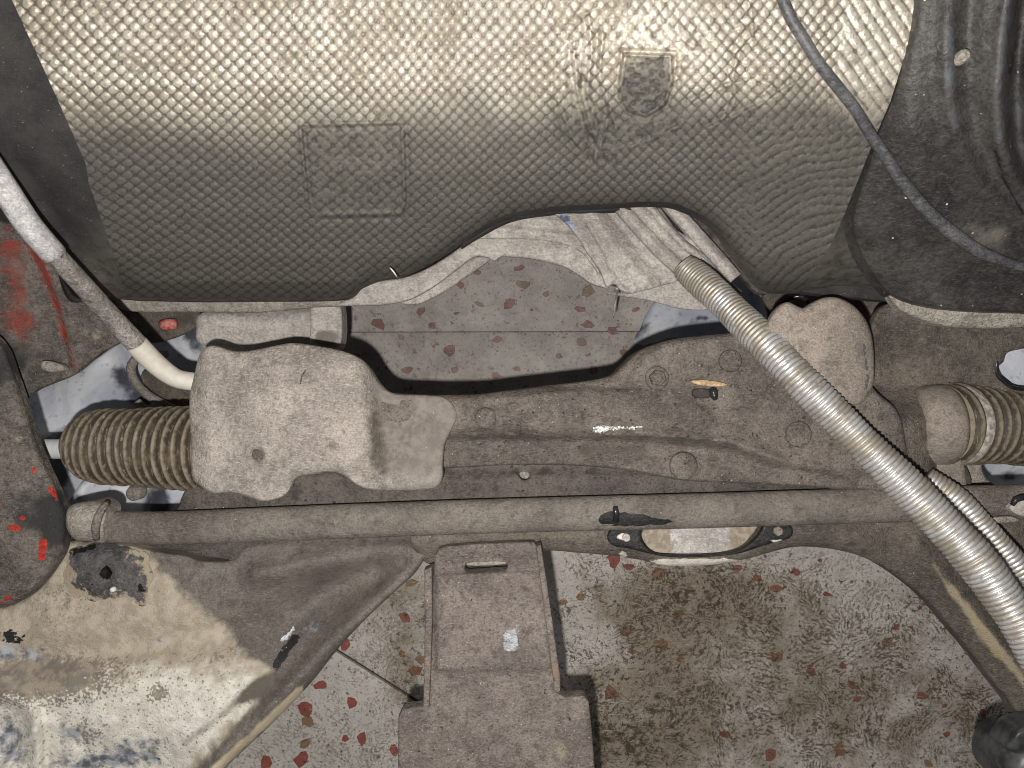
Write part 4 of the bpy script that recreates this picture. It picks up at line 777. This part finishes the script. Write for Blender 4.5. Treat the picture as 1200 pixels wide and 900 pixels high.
bolt(770, 443, .562, 14, MAT['rack'], sr); bolt(856, 423, .562, 14, MAT['rack'], sr, False, .002); bolt(936, 509, .562, 16, MAT['rack'], sr, False, .003); bolt(801, 546, .566, 17, MAT['rack'], sr, False, .003); bolt(569, 490, .556, 13, MAT['rack'], sr, False, .0025)
bolt(1068, 492, .600, 13, MAT['chassis'], sr, False, .002)
plate('rack_slot', [(812, 457), (820, 455), (832, 457), (833, 465), (822, 467), (812, 464)], lambda x, y: .5605+0*x, MAT['ledge'], sr, step=3, thick=.002, roll=2, attrs=dict(pale=z0, oil=lambda x, y: .6+0*x))
def dcv(x, y):
    d = .548+.0015*fbm(x, y, 60, 2)
    d = d+.013*sm(424, 452, x+(y-500)*-.12)-.003*sm(455, 515, x)
    d = d-.003*ridge(x, y, [(345, 400), (345, 500), (330, 590)], 60)+.006*sm(246, 222, x)
    d = d+.006*sm(430, 400, y)*sm(250, 300, x)
    d = d+.009*gs(x, y, 302, 533, 8, 8)-.0035*ridge(x, y, [(313, 533), (308, 543), (296, 543), (291, 533), (296, 523), (308, 523), (313, 533)], 3)
    d = d-.0016*ridge(x, y, [(291, 459), (297, 456), (301, 461), (297, 466), (291, 464)], 2)
    d = d+.004*ridge(x, y, [(318, 585), (350, 560), (420, 558)], 8)
    return d+.0006*fbm(x, y, 14, 5)
plate('rack_cover', [(222, 470), (227, 442), (233, 418), (240, 408), (252, 405), (272, 411), (292, 411), (318, 406), (344, 402), (375, 406), (400, 411), (420, 419), (434, 432), (446, 450), (462, 461), (500, 463), (524, 467), (536, 486), (528, 506), (521, 522), (519, 545), (518, 562), (506, 573), (470, 575), (436, 574), (418, 568), (404, 558), (392, 553), (372, 555), (350, 559), (343, 566), (338, 576), (326, 584), (308, 587), (290, 582), (272, 577), (250, 578), (236, 570), (225, 558), (224, 520)],
      dcv, MAT['cover'], sr, step=4.2, thick=.005, roll=4, rollh=.003,
      attrs=dict(rk=lambda x, y: .85*sm(428, 446, x+(y-500)*-.1)*(1-.5*gs(x, y, 455, 563, 60, 10)), soot=lambda x, y: .62*gs(x, y, 440, 505, 9, 50)+.40*gs(x, y, 485, 492, 45, 24)+.36*gs(x, y, 455, 540, 26, 30)+.5*gs(x, y, 312, 562, 10, 14)+.55*gs(x, y, 390, 522, 12, 8), rust=lambda x, y: .22*gs(x, y, 305, 520, 40, 34)+.4*gs(x, y, 432, 552, 10, 8)))
lathe('cover_bolt', 302, 533, .551, [(.0042, -.001), (.0042, .001), (.003, .0017), (.001, .0018)], MAT['rack'], sr, 20)
def ribs(pitch, sharp=.8, amp=.10):
    def f(s_, A, L): return 1-amp+amp*abs(math.cos(math.pi*s_/pitch))**sharp*2*.5
    return f
def boot(path, mat, pitch, amp, name='rubber_boot', seg=44, parent=sr, sharp=1.2, extra=None, ds=None):
    o = sweep(name, path, mat, parent, seg, prof=lambda s_, A, L: (1-amp*(1-abs(math.cos(math.pi*s_/pitch))**sharp)*(.75+.5*_L[int(s_/pitch+.5) % 64, 3]))*(1+.022*(_L[int(s_/pitch+.5) % 64, 7]-.5)+.02*np.sin(A*2+s_*55)+.03*math.sin(s_*90)), ds=ds or pitch/9.0, caps=True)
    me = o.data; c = np.array([list(P(a, b, d)) for a, b, d, r in path])
    # rib attribute: recompute ring by ring
    nv = len(me.vertices); n = nv//seg; s_ = np.linspace(0, 1, n)
    cc = catmull(np.array([list(P(a, b, d)) for a, b, d, r in path])*1000, False, 2.0)/1000 if len(path) > 2 else c
    L = np.linalg.norm(np.diff(cc, axis=0), axis=1).sum(); rib = np.abs(np.cos(math.pi*s_*L/pitch))
    at = me.attributes.new('rib', 'FLOAT', 'POINT'); at.data.foreach_set('value', np.repeat(rib, seg).astype(np.float32)[:nv])
    if extra:
        dr = me.attributes.new('dirt', 'FLOAT', 'POINT'); dr.data.foreach_set('value', np.repeat(extra(s_), seg).astype(np.float32)[:nv])
    return o
boot([(88, 521, .630, .0165), (97, 521, .628, .0235), (112, 522, .625, .0285), (140, 524, .62, .0315), (175, 524, .615, .0325), (215, 525, .61, .0335), (255, 525, .605, .034)], MAT['boot'], .0079, .17)
boot([(1102, 497, .602, .031), (1140, 498, .612, .0315), (1185, 500, .622, .0315), (1225, 501, .634, .031), (1275, 502, .648, .028)], MAT['boot'], .0095, .15)
sweep('tie_rod', [(20, 525, .655, .0085), (55, 526, .655, .0085), (100, 526, .65, .0085)], MAT['white'], sr, 20)
sweep('boot_clamp', [(1112, 497, .6045, .0326), (1117, 497, .606, .0330), (1122, 497, .6075, .0326)], MAT['clampm'], sr, 44, ds=.001, caps=False)
sweep('rack_end_boss', [(1072, 500, .606, .0300), (1082, 500, .605, .0318), (1094, 499, .604, .0324), (1106, 498, .604, .0320), (1110, 498, .604, .0305)], MAT['rack_end'] if 'rack_end' in MAT else MAT['bracket'], sr, 40, ds=.004)
plate('rack_foot', [(1052, 545), (1075, 520), (1100, 515), (1126, 530), (1127, 592), (1060, 594)], lambda x, y: .590+.002*fbm(x, y, 20, 3), MAT['bracket'], sr, step=5, thick=.012, roll=4, attrs=dict(oil=z0, bare=z0))
# rounded bracket on the rack
rbk = plate('rounded_bracket', [(888, 400), (900, 378), (908, 364), (922, 354), (940, 361), (950, 356), (965, 349), (982, 349), (1000, 358), (1014, 374), (1021, 392), (1024, 415), (1024, 445), (1018, 462), (1006, 474), (975, 472), (935, 450), (905, 425)],
      lambda x, y: .545+.0012*fbm(x, y, 30, 2)-.004*gs(x, y, 960, 410, 50, 50)+.003*sm(1005, 1022, x), MAT['bracket'], sr, step=4, thick=.005, roll=5, rollh=.0035,
      attrs=dict(oil=lambda x, y: .5*gs(x, y, 975, 365, 36, 14)+.4*gs(x, y, 925, 362, 12, 5), bare=lambda x, y: 1.1*ridge(x, y, [(1012, 402), (1015, 425), (1017, 445), (1014, 456)], 3)))

# ------------------------------------------------------------ engine mount bracket
mb = thing('engine_mount_bracket', P(580, 770, .58), 'speckled rusty steel bracket standing below the bar at the bottom centre', 'bracket')
def dmb(x, y):
    d = .572+.0012*fbm(x, y, 40, 2)+.0006*fbm(x, y, 11, 6)
    pad = pin(x, y, [(512, 673), (634, 669), (650, 786), (510, 788)], 2.2); d = d-.0035*pad
    d = d-.002*pin(x, y, [(513, 742), (543, 742), (543, 786), (512, 786)], 2)-.002*pin(x, y, [(612, 728), (642, 728), (646, 782), (610, 784)], 2)
    d = d+.0028*ridge(x, y, [(511, 671), (634, 667), (650, 790)], 2.2)+.0015*ridge(x, y, [(512, 789), (560, 786), (645, 780)], 2.5)
    d = d+.010*sm(665, 640, y)+.0025*ridge(x, y, [(508, 660), (504, 740), (500, 820)], 2)
    return d
plate('bracket_body', [(510, 650), (514, 643), (524, 640), (560, 637), (610, 635), (626, 635), (630, 640), (636, 660), (644, 720), (650, 780), (653, 812), (662, 816), (684, 815), (690, 822), (694, 860), (700, 945), (466, 945), (467, 840), (472, 830), (496, 827), (499, 826), (501, 780), (504, 720)],
      dmb, MAT['mount'], mb, step=3.6, thick=.010, roll=3, rollh=.002, straight=True, holes=[[(546, 661), (556, 659), (585, 658), (594, 660), (594, 667), (584, 668), (556, 670), (546, 669)]],
      attrs=dict(pale=lambda x, y: .55*gs(x, y, 655, 870, 34, 50)+.3*gs(x, y, 560, 695, 50, 20), oil=lambda x, y: .55*gs(x, y, 580, 820, 60, 26)+.4*gs(x, y, 520, 640, 20, 8)+.4*gs(x, y, 475, 860, 6, 40), rust=lambda x, y: .5*gs(x, y, 474, 836, 8, 8),
                 bare=lambda x, y: pin(x, y, [(590, 738), (606, 736), (607, 762), (590, 764)], 3)*.85+.5*ridge(x, y, [(605, 732), (630, 727)], 3)))
for pts, nm in (([(497, 668), (506, 664), (507, 720), (505, 780), (503, 828), (496, 828), (497, 780), (498, 720)], 'side_rail'), ([(628, 640), (634, 638), (642, 690), (650, 745), (656, 790), (657, 812), (650, 812), (645, 770), (638, 715), (631, 665)], 'side_rail')):
    plate(nm, pts, lambda x, y: .566+0*x, MAT['mount'], mb, step=3, thick=.012, roll=2, rollh=.0015, straight=True, attrs=dict(pale=lambda x, y: .3+0*x, oil=z0, rust=lambda x, y: .42+.2*gs(x, y, 655, 790, 10, 30), bare=z0))
plate('slot_tab', [(548, 657), (592, 655), (592, 661), (549, 663)], lambda x, y: .584+0*x, MAT['flange'], mb, step=4, thick=.002, roll=1)
plate('slot_back', [(540, 652), (600, 652), (600, 674), (540, 676)], lambda x, y: .600+0*x, MAT['black'], mb, step=6, thick=.001, roll=1, attrs=dict(pale=z0))

# ------------------------------------------------------------ hoses
hz = boot([(800, 310, .612, 0.0099), (806, 316, .610, 0.0115), (820, 328, .602, 0.0122), (842, 348, .586, 0.0122), (870, 376, .568, 0.0124), (903, 408, .550, 0.0126), (942, 450, .536, 0.0122), (986, 494, .528, 0.0119), (1026, 534, .520, 0.0124), (1068, 576, .512, 0.0129), (1108, 618, .504, 0.0129), (1144, 658, .496, 0.0129), (1176, 702, .490, 0.0129), (1204, 744, .484, 0.0129), (1254, 830, .472, 0.0131)],
          MAT['hose'], .0033, .095, 'corrugated_hose', 32, None, .9, lambda t: np.clip(1-t*6.5, 0, 1)*.9+.12+.5*np.clip(np.sin(t*31)-.55, 0, 1), ds=.0033/7)
tag(hz, 'thick silver corrugated hose slanting from the centre to the right edge', 'hose', 'silver corrugated hoses')
hz = boot([(1085, 560, .560, .0085), (1122, 586, .553, .0088), (1152, 618, .548, .0090), (1182, 652, .545, .0090), (1212, 686, .543, .0090), (1260, 735, .54, .009)], MAT['hose'], .0032, .085, 'corrugated_hose', 30, None, .9, lambda t: 0*t+.3, ds=.0032/7)
tag(hz, 'thinner silver corrugated hose tucked behind the thick one at the right edge', 'hose', 'silver corrugated hoses')

# ------------------------------------------------------------ small loose things
def leafy():
    v = []; f = []
    pts = [(809, 447), (820, 445), (832, 446), (845, 448), (852, 451), (840, 453), (828, 452), (818, 451)]
    return plate('dead_leaf', pts, lambda x, y: .558+.0012*np.sin(x/4.0), MAT['straw'], None, step=2.5, thick=.0004, roll=1, rollh=.0006)
tag(leafy(), 'dry straw coloured leaf scrap on the rack housing beside a black plug', 'leaf')
t = sweep('ribbed_plug', [(835, 455, .557, .0022), (836, 459, .556, .0030), (837, 464, .556, .0028), (838, 468, .557, .0016)], MAT['gloss'], None, 12, prof=lambda s_, A, L: 1+.12*math.sin(s_*6000), ds=.0004)
tag(t, 'tiny black ribbed plug lying beside the dry leaf scrap', 'plug')
t = sweep('white_fibre', [(723, 338, .64, .0006), (722, 350, .70, .0009), (720, 362, .72, .0012), (719, 372, .74, .0005)], MAT['fibre'], None, 6); tag(t, 'thin white fibre hanging under the crumpled shield', 'fibre')
t = sweep('bent_straw', [(456, 313, .54, .0005), (461, 318, .535, .0006), (466, 326, .545, .0004)], MAT['fibre'], None, 6); tag(t, 'fine pale hair stuck to the lower edge of the foil panel', 'fibre')
t = sweep('dark_hair', [(358, 434, .541, .0004), (353, 442, .541, .0005), (352, 450, .541, .0004)], MAT['chassis'], None, 6); tag(t, 'short dark hair on the pale rack cover', 'hair')
# black rubber part in the lower right corner
bj = thing('rubber_joint', P(1195, 886, .55), 'black rubber joint with a grey cap in the lower right corner', 'rubber joint')
lathe('rubber_body', 1222, 908, .58, [(.024, -.05), (.026, -.02), (.0255, -.006), (.022, 0.0), (.0185, .004), (.014, .005), (.0135, .001)], MAT['rubber'], bj, 40)
lathe('grey_cap', 1214, 914, .582, [(.013, -.004), (.012, .004), (.009, .008), (.004, .010)], MAT['greycap'], bj, 32)
plate('joint_arm', [(1182, 866), (1194, 852), (1220, 846), (1260, 840), (1270, 870), (1210, 884), (1180, 878)], lambda x, y: .575-.004*gs(x, y, 1200, 858, 30, 20), MAT['rubber'], bj, step=5, thick=.02, roll=9, rollh=.008)
